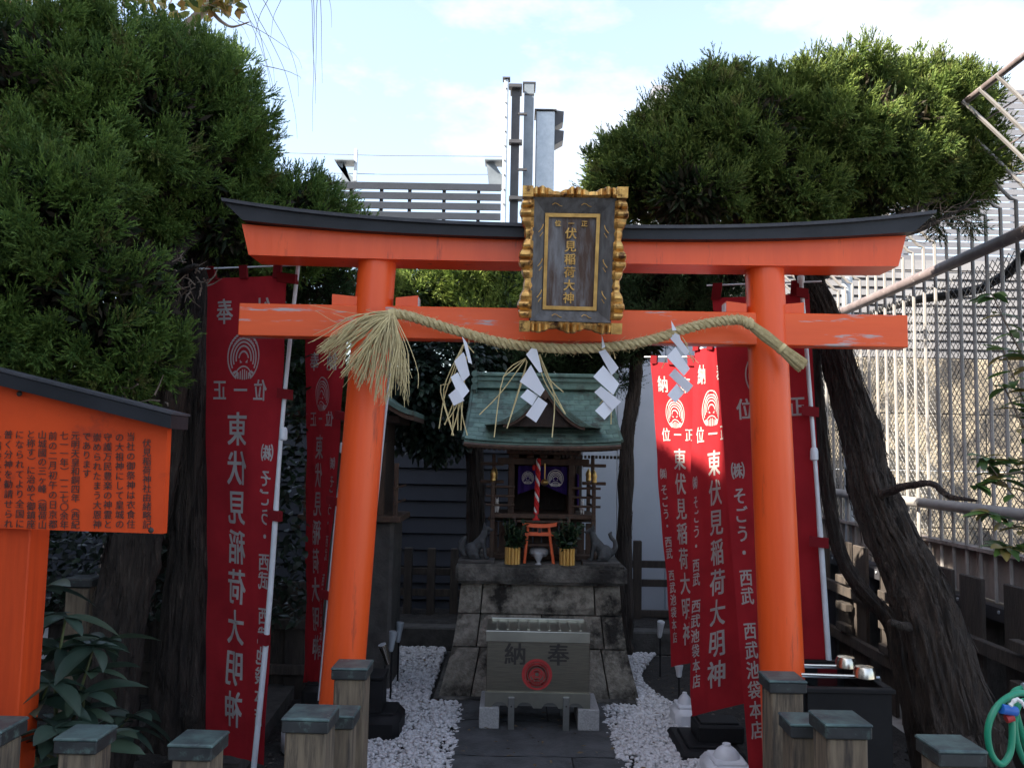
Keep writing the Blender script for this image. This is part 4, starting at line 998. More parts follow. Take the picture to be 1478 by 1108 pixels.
for q_ in range(4): shg.append(mesh_of(MB().box((0, 0, 0), (.98, .06, .0075), rx=0, bev=.0022), 'shingle', M['copper']))
NR = 11; rg = np.random.RandomState(6)
def shingles(fn_, back=False):
    for r_ in range(NR):
        v0, v1 = r_ / NR, min(1, (r_ + 1.15) / NR); n = 13; off = .5 * (r_ % 2)
        for i in range(-1, n):
            ua, ub = -1 + 2 * (i + off) / n, -1 + 2 * (i + 1 + off) / n
            ua, ub = max(-1, ua), min(1, ub)
            if ub - ua < .02: continue
            if not back and apron(ua, ub, (v0 + v1) / 2): continue
            a_, b_, c_ = fn_(ua, v0), fn_(ub, v0), fn_((ua + ub) / 2, v1)
            mid = (a_ + b_) / 2; e = (c_ - mid); ang = math.atan2(e.z, e.y) if not back else math.atan2(e.z, e.y)
            cc = (mid + c_) / 2 + Vector((0, 0, .009)); L_ = (b_ - a_).length
            rz_ = 0; ry_ = -math.atan2(b_.z - a_.z, b_.x - a_.x)
            o = place('shingle', shg[rg.randint(4)], roofp, cc, (ang - .055, ry_, rg.uniform(-.006, .006)), (L_ * .985, e.length / .06, 1))
AX0, AX1, AV = -.60, .68, .0
pa = P(787, 556, 5.36); gl, gr = P(700, 613, 5.34), P(868, 618, 5.34)
def apron(ua, ub, v): return False
shingles(roof); shingles(roofb, True)
for s in (-1, 1):          # copper edging strips along the gable sides
    MB().tube([roof(s, j / 10) + Vector((s * .006, 0, .012)) for j in range(11)], .012, 6).build('verge_strip', M['copper'], roofp)
MB().tube([roof(-1 + 2 * i / 14, 0) + Vector((0, -.012, -.025)) for i in range(15)], .016, 6).build('eave_board', M['shrinewood'], roofp)
for i in range(30):
    p = roof(-.95 + 1.9 * i / 29, .02); MB().box((p.x, p.y + .14, p.z - .045), (.012, .3, .014)).build('rafter', M['shrinewood'], roofp)
# ridge
a, b = P(688, 556, 5.78), P(884, 560, 5.78); zc_ = zr + .02
MB().box(((a.x + b.x) / 2, 5.78, zc_ + .02), (b.x - a.x, .10, .085), bev=.006).build('ridge', M['copper'], roofp)
MB().box(((a.x + b.x) / 2, 5.78, zc_ + .075), (b.x - a.x + .02, .13, .028), bev=.006).build('ridge_cap', M['copper'], roofp)
MB().box(((a.x + b.x) / 2, 5.725, zc_ + .035), (b.x - a.x, .02, .006)).build('ridge_line', M['copper'], roofp)
for s, x in ((-1, a.x), (1, b.x)):
    for dz in (-.045, .0, .045): MB().cyl((x + s * .012, 5.70, zc_ + .03 + dz), (x + s * .012, 5.86, zc_ + .03 + dz), .022, n=14).build('ridge_end_roll', M['copper'], roofp, True)
    MB().box((x + s * .008, 5.78, zc_ + .02), (.03, .12, .16), bev=.008).build('ridge_end', M['copper'], roofp)
# curved gable over the front
gb = thing  # (kept simple: parts of the shrine)
n = 12; Yg = 5.285
def gcurve(t, s, lift=0):     # t 0 apex .. 1 foot
    e = gl if s < 0 else gr
    x = pa.x + (e.x - pa.x) * t; z = pa.z + (e.z - pa.z) * (1 - (1 - t) ** 1.75); return Vector((x, Yg, z + lift))
def gin(t, s, lift=0):
    e = gl if s < 0 else gr; zt_ = pa.z - .030
    return Vector((pa.x + (e.x - pa.x) * .70 * t, Yg, zt_ + (e.z - zt_ + .004) * (1 - (1 - t) ** 1.7) + lift))
for s in (-1, 1):
    mb = MB()
    for i in range(n):
        ta, tb = i / n, (i + 1) / n; A_, B_ = gcurve(ta, s), gcurve(tb, s); C_, D_ = gin(tb, s), gin(ta, s)
        ya = lambda p: Vector((0, (5.30 + .48 * min(.95, max(.10, (p.z - ze) / (zr - ze))) + .05) - Yg, 0))
        mb.add([A_, B_, C_, D_, A_ + ya(A_), B_ + ya(B_), C_ + ya(C_), D_ + ya(D_)], [(0, 1, 2, 3), (4, 7, 6, 5), (0, 4, 5, 1), (3, 2, 6, 7), (1, 5, 6, 2), (0, 3, 7, 4)])
    mb.build('gable_roof', M['copper'], roofp)
    for kk in (.33, .66):
        MB().tube([gcurve(i / n, s).lerp(gin(i / n, s), kk) + Vector((0, -.002, 0)) for i in range(n + 1)], .0022, 5).build('gable_seam', M['copper'], roofp)
    mb = MB(); W0 = lambda t: gin(t, s, -.001) + Vector((0, .008, 0)); W1 = lambda t: gin(t, s, -.030 + .012 * t) + Vector((0, .008, 0))
    for i in range(n): mb.prism([W0(i / n), W0((i + 1) / n), W1((i + 1) / n), W1(i / n)], (0, .02, 0))
    mb.build('bargeboard', M['shrinewood'], roofp)
mb = MB(); zf = (gl.z + gr.z) / 2
for i in range(-8, 8):
    def zz(k): 
        s = -1 if k < 0 else 1; return gin(abs(k) / 8 * .98, s, -.02)
    p, q = zz(i), zz(i + 1); mb.prism([Vector((p.x, 5.33, min(zf, p.z) - .001)), Vector((q.x, 5.33, min(zf, q.z) - .001)), Vector((q.x, 5.33, q.z)), Vector((p.x, 5.33, p.z))], (0, .02, 0))
mb.build('gable_panel', M['darkwood'], roofp)
MB().prism([(pa.x - .014, Yg + .002, pa.z - .03), (pa.x + .014, Yg + .002, pa.z - .03), (pa.x + .022, Yg + .002, pa.z - .075), (pa.x, Yg + .002, pa.z - .10), (pa.x - .022, Yg + .002, pa.z - .075)], (0, .01, 0)).build('gable_pendant', M['shrinewood'], roofp)
MB().tube([(pa.x, Yg - .004, pa.z + .03), (pa.x, 5.70, pa.z + .055)], .016, 8).build('gable_ridge', M['copper'], roofp)

# body
zfl = P(784, 742, YH).z; zli = P(784, 668, YH).z
xl, xr = P(738, 700, YH).x, P(823, 700, YH).x
SW, DW_ = M['shrinewood'], M['darkwood']
for x in (xl, xr):
    MB().box((x, YH - .10, (zfl + zli) / 2 + .02), (.042, .042, zli - zfl + .08), bev=.005).build('pillar', SW, sh)
    MB().box((x, YH + .22, (zfl + zli) / 2 + .02), (.042, .042, zli - zfl + .1), bev=.004).build('pillar', SW, sh)
MB().box((cx, YH - .10, zli + .01), (.62, .045, .045), bev=.004).build('head_beam', SW, sh)
MB().box((cx, YH - .10, zli + .075), (.50, .05, .035), bev=.004).build('eave_beam', SW, sh)
for x in (-.19, -.09, 0, .09, .19): MB().box((cx + x, YH - .10, zli + .045), (.05, .05, .025), bev=.006).build('bracket_block', SW, sh)
MB().box((cx, YH + .25, (zfl + zli) / 2 + .05), (.40, .02, zli - zfl + .2)).build('rear_wall', DW_, sh)
for s in (-1, 1): MB().box((cx + s * .215, YH + .10, (zfl + zli) / 2 + .05), (.02, .3, zli - zfl + .2)).build('side_wall', SW, sh)
MB().box((cx, YH + .05, zli + .15), (.44, .42, .02)).build('ceiling', DW_, sh)
MB().box((cx, YH + .02, zfl), (.70, .44, .03), bev=.004).build('veranda', SW, sh)
MB().box((cx, YH + .02, zfl - .035), (.74, .04, .028), bev=.004).build('floor_beam', SW, sh)
# base planks below the floor
n = 12
for i in range(n):
    x = P(706, 780, YH - .12).x + (P(858, 780, YH - .12).x - P(706, 780, YH - .12).x) * (i + .5) / n
    MB().box((x, YH - .05, (zfl + ZS) / 2 - .03), (.050, .02, zfl - ZS - .04), bev=.002).build('plank', SW, sh)
MB().box((cx, YH + .02, ZS + .02), (.76, .36, .035), bev=.004).build('sill', SW, sh)
# stairs
for i in range(3):
    MB().box((cx - .01, YH - .19 - .035 * (2 - i) , ZS + .07 + (zfl - ZS - .06) * (i + .6) / 3.2), (.33, .06, .016), bev=.003).build('step', SW, sh)
for s in (-1, 1): MB().box((cx - .01 + s * .18, YH - .2, (zfl + ZS) / 2), (.022, .12, zfl - ZS - .02), rx=R(-18)).build('stair_side', SW, sh)
# railing
for s in (-1, 1):
    for dy in (-.20, .22):
        x = cx + s * .335; zt_ = zfl + .20
        MB().box((x, YH + dy, zfl + .11), (.026, .026, .26), bev=.003).build('rail_post', SW, sh)
        MB().lathe((x, YH + dy, zfl + .22), [(.012, 0), (.020, .012), (.017, .035), (.022, .05), (.014, .075), (.002, .095)], 12).build('post_finial', M['brass'], sh, True)
    for z in (.07, .13, .19):
        MB().cyl((cx + s * .335, YH - .27, zfl + z), (cx + s * .335, YH + .27, zfl + z), .008, n=8).build('side_rail', SW, sh)
        MB().cyl((cx + s * .19, YH - .20, zfl + z), (cx + s * .38, YH - .20, zfl + z), .008, n=8).build('front_rail', SW, sh)
    MB().box((cx + s * .335, YH - .19, zfl - .18), (.03, .03, .32), bev=.003).build('veranda_post', SW, sh)
    for z in (.02, .14): MB().box((cx + s * .345, YH - .10, zli - z + .01), (.16, .026, .022), bev=.003).build('beam_end', SW, sh)
    MB().box((cx + s * .335, YH - .10, zli - .01), (.024, .024, .14), bev=.003).build('outer_strut', SW, sh)
# comb of small rafter ends under the right eave
for i in range(16): MB().box((cx + .12 + i * .024, 5.40, ze - .075), (.012, .05, .02)).build('rafter_end', M['darkwood'], sh)
# purple curtain with white crests
ca, cb_ = P(748, 672, YH - .06), P(819, 672, YH - .06); hgt = m_(40, YH)
def cfn(u, v, off=0):
    sag = .35 * (1 - (2 * u - 1) ** 2); x = ca.x + (cb_.x - ca.x) * u; lift = .0
    bot = hgt * (.62 + .38 * abs(2 * u - 1) ** .8)
    return Vector((x, YH - .06 + .006 * math.sin(u * 34) - off, ca.z - bot * (1 - v)))
mb = MB(); nu, nv = 40, 10
mb.v = [tuple(cfn(i / nu, j / nv)) for j in range(nv + 1) for i in range(nu + 1)]; mb.f = [(j * (nu + 1) + i, j * (nu + 1) + i + 1, (j + 1) * (nu + 1) + i + 1, (j + 1) * (nu + 1) + i) for j in range(nv) for i in range(nu)]
cu_ = mb.build('curtain', M['curtain'], sh, smooth='all', recalc=False)
for u, r_ in ((.76, .060), (.20, .045)):
    f = Flat(); f.crest(0, 0, r_); f.cut([-.03, 0, .03], [-.03, 0, .03]); W2 = cb_.x - ca.x
    f.to(lambda a_, b_: Vector((ca.x + W2 * u + a_ * .9, YH - .076, ca.z - hgt * .42 + b_)), 'crest', M['whitecloth'], cu_)
# side curtain scraps seen through the railing on the right
MB().box((cx + .235, YH - .02, zfl + .17), (.012, .24, .22), bev=.003).build('side_curtain', M['curtain'], sh)
# bell and red and white rope
xb = P(775, 690, YH - .16).x
br_ = thing('bell_rope', (xb, YH - .18, zfl), 'red and white twisted bell pull hanging in front of the shrine door', 'bell rope')
A, B = Vector((xb + .008, YH - .18, zli + .03)), Vector((xb - .002, YH - .18, zfl + .02)); n = 60
for k_, (m, r_) in enumerate(((M['ropered'], .011), (M['whitecloth'], .009), (M['ropered'], .011))):
    pts = [A.lerp(B, i / n) + Vector((math.cos(i * .36 + k_ * 2.1), math.sin(i * .36 + k_ * 2.1), 0)) * .0075 for i in range(n + 1)]; MB().tube(pts, r_, 7).build('strand', m, br_, True)
MB().lathe(B + Vector((0, 0, -.045)), [(.026, 0), (.022, .03), (.012, .06), (.01, .07)], 14).build('tassel', M['ropered'], br_, True)
MB().ell(A + Vector((-.03, 0, -.06)), (.012, .008, .020)).build('bow', M['ropered'], br_, True)
bl_ = thing('bell', (xb + .045, YH - .17, zli - .08), 'round brass bell hanging right of the red and white rope', 'bell')
q = P(786, 696, YH - .17)
MB().ell(q, (.026, .026, .022)).build('shell', M['brass'], bl_, True); MB().lathe(q - Vector((0, 0, .003)), [(.024, 0), (.029, .002), (.029, .006), (.024, .008)], 16).build('belt', M['brass'], bl_, True)
MB().cyl(q + Vector((0, 0, .02)), (q.x, q.y, zli), .004, n=6).build('hanger', M['brass'], bl_)
MB().box(q + Vector((0, -.001, -.014)), (.03, .055, .004)).build('slot', M['ink'], bl_)
# two little white fox figures on the veranda
for px, lb in ((717, 'tiny white fox figurine on the left veranda of the shrine'), (840, 'tiny white fox figurine on the right veranda of the shrine')):
    q = P(px, 738, YH - .1); q.z = zfl + .016; t = thing('fox_figurine', q, lb, 'figurine', 'tiny white fox figurines')
    mb = MB(); mb.ell(q + Vector((0, .015, .035)), (.017, .028, .032)).ell(q + Vector((0, -.008, .075)), (.012, .016, .014)).tube([q + Vector((0, -.01, .03)), q + Vector((0, -.008, .075))], [.014, .010], 8)
    for s in (-1, 1): mb.tube([q + Vector((s * .007, -.008, .082)), q + Vector((s * .009, -.006, .105))], [.005, .001], 5); mb.tube([q + Vector((s * .008, -.014, .045)), q + Vector((s * .008, -.02, .0))], [.005, .004], 6)
    mb.tube([q + Vector((0, -.015, .073)), q + Vector((0, -.036, .068))], [.007, .003], 6); mb.build('body', M['whitecloth'], t, True)
# small orange gate on the slab
q = P(778, 806, 5.42); mt = thing('small_torii', (q.x, 5.42, ZS), 'little orange torii gate standing on the plinth before the shrine steps', 'torii gate')
zt = P(778, 760, 5.42).z; OR = mat('bright_orange', (.75, .13, .04), rough=.45)
for s, (px0, px1) in ((-1, (762, 757)), (1, (792, 799))):
    MB().cyl((P(px1, 800, 5.42).x, 5.42, ZS), (P(px0, 762, 5.42).x, 5.42, zt), .0105, .009, 14).build('pillar', OR, mt, True)
mb = MB(); xc = q.x; hw = m_(25, 5.42)
vs = []
for i in range(13):
    u = -1 + i / 6; z = zt + .012 * abs(u) ** 2.5; vs += [(xc + u * hw * .96, 5.40, z - .004), (xc + u * hw, 5.40, z + .018), (xc + u * hw, 5.44, z + .018), (xc + u * hw * .96, 5.44, z - .004)]
mb.add(vs, [(4 * i + j, 4 * i + (j + 1) % 4, 4 * i + 4 + (j + 1) % 4, 4 * i + 4 + j) for i in range(12) for j in range(4)] + [(0, 1, 2, 3), (48, 51, 50, 49)]).build('top_beam', OR, mt)
MB().box((xc, 5.42, zt - .045), (.185, .018, .022)).build('tie_beam', OR, mt); MB().box((xc, 5.42, zt - .018), (.024, .014, .034)).build('centre_strut', OR, mt)
MB().box((xc, 5.409, zt - .02), (.018, .006, .03)).build('tablet', M['ink'], mt)
# gilt vases with evergreen sprigs
LM = None
def leaf_mesh(name, L_, W_, m, c, fold=.25, droop=.25, n=6):
    vs = []; tint = []
    for i in range(n + 1):
        t = i / n; w_ = W_ * .5 * math.sin(PI * min(1, t * .93 + .05)) ** .8 * (1 - .25 * t); z = -droop * L_ * t * t
        if i == n: w_ = 0
        vs += [(-w_, t * L_, z + fold * w_), (0, t * L_, z), (w_, t * L_, z + fold * w_)]
        k = .9 + .2 * (i % 2); tint += [c, tuple(x * 1.35 for x in c), c]
    fs = [(3 * i + j, 3 * i + j + 1, 3 * i + 4 + j, 3 * i + 3 + j) for i in range(n) for j in range(2)]
    me = bpy.data.meshes.new(name); me.from_pydata(vs, [], fs); at = me.attributes.new('tint', 'FLOAT_COLOR', 'POINT')
    at.data.foreach_set('color', np.c_[np.array(tint), np.ones(len(tint))].astype('f').ravel()); me.materials.append(m)
    me.polygons.foreach_set('use_smooth', [True] * len(fs)); return me
def leaves_joined(name, items, L_, W_, cols, parent, seed=0):
    """items: (pos, dir) many small leaves joined in one mesh"""
    rg = np.random.RandomState(seed); V = []; Fc = []; T = []
    for p, d in items:
        d = Vector(d).normalized(); s = d.cross(Vector(rg.uniform(-1, 1, 3)) + Vector((0, 0, 1.2))).normalized(); n_ = s.cross(d); l = L_ * rg.uniform(.7, 1.15); w_ = W_ * rg.uniform(.8, 1.1)
        b = len(V); p = Vector(p)
        V += [p, p + d * l * .35 + s * w_ * .5 + n_ * w_ * .12, p + d * l * .7 + s * w_ * .38 - n_ * l * .03, p + d * l - n_ * l * .12, p + d * l * .7 - s * w_ * .38 - n_ * l * .03, p + d * l * .35 - s * w_ * .5 + n_ * w_ * .12]
        Fc += [(b, b + 1, b + 5), (b + 1, b + 2, b + 4), (b + 1, b + 4, b + 5), (b + 2, b + 3, b + 4)]
        c = cols[rg.randint(len(cols))]; k = rg.uniform(.8, 1.2); T += [[x * k for x in c]] * 6
    return big_mesh(name, np.array([v[:] for v in V]), np.array(Fc), BROAD, None, tint=np.array(T), parent=parent)
for px, lb in ((739.5, 'ribbed gilt vase of dark evergreen sprigs left of the little orange gate'), (818.5, 'ribbed gilt vase of dark evergreen sprigs right of the little orange gate')):
    q = P(px, 812, 5.37); q.z = ZS; t = thing('gilt_vase', q, lb, 'vase', 'gilt vases on the plinth')
    MB().cyl(q, q + Vector((0, 0, .098)), .036, n=20).build('cup', M['brass'], t, True)
    for i in range(12):
        a_ = 2 * PI * i / 12; MB().tube([q + Vector((.041 * math.cos(a_), .041 * math.sin(a_), .002)), q + Vector((.041 * math.cos(a_), .041 * math.sin(a_), .106))], .0085, 8).build('bamboo_stick', M['bamboo'], t, True)
    rg = np.random.RandomState(int(px)); it = []; mb = MB()
    for i in range(16):
        a_ = rg.rand() * 6.28; r_ = rg.rand() ** .6 * .095; e = q + Vector((r_ * math.cos(a_) * 1.1, r_ * math.sin(a_) * .8, .20 + rg.rand() * .13 - r_ * .7)); s0 = q + Vector((.2 * r_ * math.cos(a_), .2 * r_ * math.sin(a_), .09)); mb.tube([s0, (s0 + e) / 2 + Vector((r_ * math.cos(a_) * .2, 0, 0)), e], .002, 4)
        for j in range(16):
            p = s0.lerp(e, .15 + .85 * j / 15); it.append((p, Vector((rg.uniform(-1, 1), rg.uniform(-1, 1), rg.uniform(-.15, .9)))))
    mb.build('stems', M['stem'], t); leaves_joined('leaves', it, .050, .024, [(.018, .045, .022), (.03, .07, .03), (.012, .03, .016)], t, 1)
# little glass cup and offering dish
q = P(777, 806, 5.36); q.z = ZS
cup = thing('glass_cup', q, 'small clear cup between the legs of the little orange gate', 'cup'); MB().lathe(q, [(.020, 0), (.024, .004), (.012, .012), (.014, .025), (.028, .05), (.032, .075), (.029, .076), (.024, .05), (.008, .03)], 18).build('bowl', M['clear'], cup, True)
q = P(778, 788, 5.5); q.z = ZS + .037
mr = thing('offering_stone', q, 'small pale patterned stone behind the glass cup', 'stone'); MB().lathe(q, [(.05, 0), (.065, .02), (.06, .045), (.04, .055)], 12).build('body', M['granite'], mr, True)

# ---------------------------------------------------------------- stone foxes
def fox(px, py, Y, face, label, tail):
    """face -1 looks left, +1 looks right"""
    q = P(px, py, Y); q.z = ZS; t = thing('stone_fox', q, label, 'fox statue', 'stone foxes guarding the shrine')
    f = face
    def W(x, y, z): return q + Vector((f * x, y, z))
    MB().box(q + Vector((0, 0, .011)), (.235, .15, .022), bev=.004).build('plinth_plate', M['kerb'], t)
    mb = MB(); RM = Matrix.Rotation(0, 3, 'Y')
    def E(x, y, z, rx, ry, rz, tilt=0): mb.ell(W(x, y, z), (rx, ry, rz), 10, Matrix.Rotation(R(tilt) * f, 3, 'Y'))
    E(-.028, 0, .078, .052, .044, .050, 25); E(.005, 0, .112, .036, .036, .062, 35); E(.032, 0, .142, .028, .030, .040, 20)
    mb.tube([W(.02, 0, .13), W(.040, 0, .165), W(.050, 0, .195), W(.056, 0, .212)], [.034, .027, .022, .018], 12)
    E(.058, 0, .216, .025, .021, .020); mb.tube([W(.066, 0, .214), W(.086, 0, .208), W(.104, 0, .204)], [.016, .0115, .007], 10)
    for s in (-1, 1):
        mb.tube([W(.036, s * .019, .135), W(.050, s * .021, .085), W(.055, s * .021, .036)], [.019, .0135, .0115], 10); E(.064, s * .021, .030, .018, .011, .009)
        E(-.026, s * .030, .062, .040, .022, .040, 10); mb.tube([W(-.02, s * .034, .055), W(.008, s * .036, .042), W(-.012, s * .036, .032)], [.022, .014, .010], 8); E(.006, s * .036, .029, .024, .011, .008)
    mb.tube([W(*p) for p in tail[0]], tail[1], 12)
    o = mb.build('body', M['foxstone'], None, base=q); md = o.modifiers.new('r', 'REMESH'); md.mode = 'VOXEL'; md.voxel_size = .0042; md.use_smooth_shade = True
    md = o.modifiers.new('s', 'SMOOTH'); md.iterations = 6; md.factor = .6
    dg = bpy.context.evaluated_depsgraph_get(); me2 = bpy.data.meshes.new_from_object(o.evaluated_get(dg)); bpy.data.objects.remove(o)
    me2.materials.clear(); me2.materials.append(M['foxstone']); me2.polygons.foreach_set('use_smooth', [True] * len(me2.polygons))
    o = bpy.data.objects.new('body', me2); COL.objects.link(o); o.parent = t; o['_o'] = tuple(q)
    for s in (-1, 1):
        MB().tube([W(.050, s * .012, .218), W(.046, s * .016, .238), W(.044, s * .017, .256)], [.010, .008, .001], 8).build('ear', M['foxstone'], t, True)
        MB().ell(W(.066, s * .0145, .216), (.004, .003, .004), 6).build('eye', M['ink'], t, True)
    MB().ell(W(.104, 0, .208), (.004, .005, .004), 6).build('nose', M['ink'], t, True)
fox(688, 806, 5.43, 1, 'dark stone fox sitting on the left end of the plinth, facing right', ([(-.05, 0, .045), (-.085, 0, .05), (-.105, 0, .085), (-.10, 0, .12), (-.082, 0, .15), (-.07, 0, .168)], [.016, .018, .024, .025, .017, .004]))
fox(866, 811, 5.43, -1, 'dark stone fox sitting on the right end of the plinth, facing left with upright tail', ([(-.05, 0, .05), (-.082, 0, .075), (-.10, 0, .115), (-.095, 0, .15), (-.072, 0, .172), (-.062, 0, .195), (-.075, 0, .214)], [.016, .017, .018, .015, .015, .014, .005]))

# ---------------------------------------------------------------- side shrine half hidden on the left
q = P(520, 700, 5.6)
ss = thing('side_shrine', (q.x, 5.7, 0), 'second small wooden shrine with copper roof, half hidden by the left pillar', 'shrine')
A, Bp = P(552, 566, 5.5), P(604, 602, 5.5); xm = 2 * q.x - 0
def sr_roof(s):
    vs = []; n = 8; apex = Vector((q.x - .02, 5.3, A.z + .14)); foot = Vector((Bp.x, 5.3, Bp.z))
    for i in range(n + 1):
        tt = i / n; x = apex.x + (foot.x - apex.x) * tt; z = apex.z + (foot.z - apex.z) * (1 - (1 - tt) ** 1.6); x = q.x - .02 + s * (x - (q.x - .02))
        vs += [(x, 5.25, z), (x, 5.25, z + .03), (x, 5.85, z + .03), (x, 5.85, z)]
    fs = [(4 * i + j, 4 * i + (j + 1) % 4, 4 * i + 4 + (j + 1) % 4, 4 * i + 4 + j) for i in range(n) for j in range(4)] + [(0, 1, 2, 3), (4 * n, 4 * n + 3, 4 * n + 2, 4 * n + 1)]
    MB().add(vs, fs).build('roof', M['copper'], ss)
    MB().add([(x_, y_ + (.012 if k_ % 4 in (0, 1) else -.012), z_ - .032) for k_, (x_, y_, z_) in enumerate(vs)], fs).build('bargeboard', M['shrinewood'], ss)
for s in (-1, 1): sr_roof(s)
MB().box((q.x - .02, 5.6, Bp.z - .02), (.62, .5, .05), bev=.004).build('eave_beam', M['darkwood'], ss)
zz = P(580, 850, 5.4).z
MB().box((q.x - .02, 5.65, (Bp.z + 1.1) / 2), (.42, .36, Bp.z - 1.1)).build('body', M['darkwood'], ss)
MB().box((q.x - .02, 5.6, 1.12), (.66, .5, .04), bev=.004).build('veranda', M['shrinewood'], ss)
for s in (-1, 1):
    MB().box((q.x - .02 + s * .29, 5.4, 1.30), (.028, .028, .36), bev=.003).build('rail_post', M['shrinewood'], ss)
    for z in (1.22, 1.32): MB().cyl((q.x - .02 + s * .29, 5.32, z), (q.x - .02 + s * .29, 5.85, z), .008, n=8).build('side_rail', M['shrinewood'], ss)
    MB().box((q.x - .02 + s * .19, 5.44, 1.36), (.04, .04, .5), bev=.004).build('pillar', M['shrinewood'], ss)
MB().box((q.x - .02, 5.62, .55), (.56, .44, 1.1), bev=.02).build('stone_base', M['kerb'], ss)

# ---------------------------------------------------------------- capped fence posts in the foreground
def cap_post(px, py, Y, w_, label, rz=0):
    q = P(px, py, Y + w_ / 2 + .01); t = thing('capped_post', (q.x, Y + w_ / 2, 0), label, 'post', 'copper capped fence posts'); c = Vector((q.x, Y + w_ / 2 + .01, 0)); z = P(px, py, Y).z
    MB().box(c + Vector((0, 0, (z - .04) / 2)), (w_, w_, z - .04), rz=rz, bev=.006).build('shaft', M['postwood'], t)
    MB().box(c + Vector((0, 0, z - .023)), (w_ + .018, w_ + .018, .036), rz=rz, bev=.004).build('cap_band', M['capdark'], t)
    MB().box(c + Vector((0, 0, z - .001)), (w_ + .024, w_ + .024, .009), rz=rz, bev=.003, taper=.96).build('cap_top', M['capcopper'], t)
    return t
cap_post(-12, 1056, 2.25, .108, 'capped post at the lower left corner, in front of the orange sign post')
cap_post(124, 1067, 2.35, .102, 'capped post in front of the leafy bush, between the sign post and the red banner')
cap_post(287, 1076, 2.30, .104, 'capped post in front of the foot of the large mirrored red banner', R(-2))
cap_post(449, 1038, 2.50, .122, 'broad capped post in front of the left pillar, nearest of three together', R(-1))
cap_post(490, 1034, 2.80, .100, 'short capped post wedged between two taller posts at the left pillar')
cap_post(509, 965, 3.12, .115, 'tallest capped post, covering the foot of the left pillar')
cap_post(1129, 983, 2.94, .112, 'tall capped post covering the foot of the right pillar')
cap_post(1160, 1046, 2.66, .105, 'capped post just right of the right pillar, behind its nearer twin')
cap_post(1212, 1046, 2.47, .118, 'capped post in front of the black water basin', R(1))
cap_post(1372, 1084, 2.22, .108, 'capped post in front of the big leaning trunk at lower right', R(1))

# ---------------------------------------------------------------- notice board on its orange post
YN = 2.5
sgn = thing('notice_board', (P(28, 900, YN).x, YN, 0), 'orange shrine history notice board under a black gable on an orange post', 'notice board')
bl, br = P(-300, 752, YN - .02), P(235, 770, YN + .02); tr = P(242, 615, YN + .02); tl = P(-300, 600, YN - .02); pk = P(-30, 538, YN)
q = [bl, br, tr, pk - Vector((0, 0, .01)), P(-300, 612, YN - .02)]
MB().prism([Vector(p) for p in q], (0, .03, 0)).build('board', M['vermboard'], sgn)
for s in (0, 1):
    A_ = P(-30, 528, YN) ; B_ = P(257, 600, YN) if s == 0 else P(-317, 592, YN)
    MB().prism([A_ + Vector((0, -.05, 0)), B_ + Vector((0, -.05, 0)), B_ + Vector((0, -.05, -.040)), A_ + Vector((0, -.05, -.040))], (0, .13, 0)).build('roof_board', M['black'], sgn)
    MB().prism([A_ + Vector((0, -.056, .0015)), B_ + Vector((.003, -.056, .0015)), B_ + Vector((.003, -.056, .0085)), A_ + Vector((0, -.056, .0085))], (0, .142, 0)).build('roof_sheet', M['bluesheet'], sgn)
w_ = P(40, 900, YN + .04).x - P(-40, 900, YN + .04).x
pc = P(4, 900, YN + .05)
MB().box((P(-2, 900, YN + .05).x, YN + .09, br.z / 2 + .15), (m_(82, YN), .11, br.z + .3), bev=.004).build('post', M['vermpost'], sgn)
for (px, py) in ((28, 568), (228, 608), (218, 765)):
    c = P(px, py, YN - .006); MB().ell(c, (.0085, .006, .0085), 8).build('bolt', M['ink'], sgn, True)
cols = [(208, 633, 764, 0), (185, 623, 764, 1), (169, 624, 764, 2), (152, 624, 764, 3), (137, 624, 764, 4), (122, 623, 690, 5), (106, 622, 764, 6), (90, 622, 764, 7), (74, 622, 764, 8), (59, 621, 764, 9), (43, 620, 763, 10), (27, 620, 763, 11), (11, 620, 763, 12), (-5, 619, 700, 13)]
fl = Flat(); z0_ = P(100, 764, YN - .004).z
for (px, ya, yb, k_) in cols:
    s = BOARD[k_]; n = len(s); h = (yb - ya) / n
    for i, ch in enumerate(s):
        c = P(px, ya + h * (i + .5), YN - .004); fl.char(ch, c.x, c.z, .027, .0275, GT)
sl_ = (br - bl); sl_ = sl_.y / sl_.x
fl.to(lambda a_, b_: (a_, bl.y + (a_ - bl.x) * sl_ - .003, b_), 'lettering', M['ink'], sgn)

# ---------------------------------------------------------------- small garden lamps, weights, basin, hose
def spot(px, py, Y, label, m=M['ladle'], hh=.09, tilt=(.1, -.2)):
    q = P(px, py, Y); t = thing('garden_lamp', (q.x, Y, .02), label, 'lamp', 'small garden lamps in the gravel')
    MB().cyl((q.x, Y, .0), (q.x, Y, q.z - hh * .5), .006, n=8).build('stake', M['blackplastic'], t)
    d = Vector((tilt[0], tilt[1], 1)).normalized(); a_ = q - d * hh * .5
    MB().tube([a_, a_ + d * hh * .12, a_ + d * hh * .5, a_ + d * hh * .85, a_ + d * hh], [.012, .017, .019, .025, .026], 14).build('head', m, t, True)
    MB().tube([a_ + d * hh * .99, a_ + d * hh * 1.02], .023, 14).build('lens', M['clear'], t, True)
spot(576, 912, 5.6, 'tall clear garden lamp, rear of the three left of the path', M['galv'], .13, (.1, 0)); spot(566, 925, 5.2, 'chrome garden lamp, middle of the three left of the path', M['galv'], .12, (.1, 0)); spot(556, 944, 4.8, 'chrome garden lamp, nearest of the three left of the path', M['ladle'], .12, (-.3, -.2))
spot(953, 908, 6.0, 'white garden lamp on a stake right of the plinth', M['white'], .12, (.05, -.3))
spot(980, 968, 5.2, 'white capped garden lamp under the hem of the sunlit banner', M['white'], .07, (.0, .1))
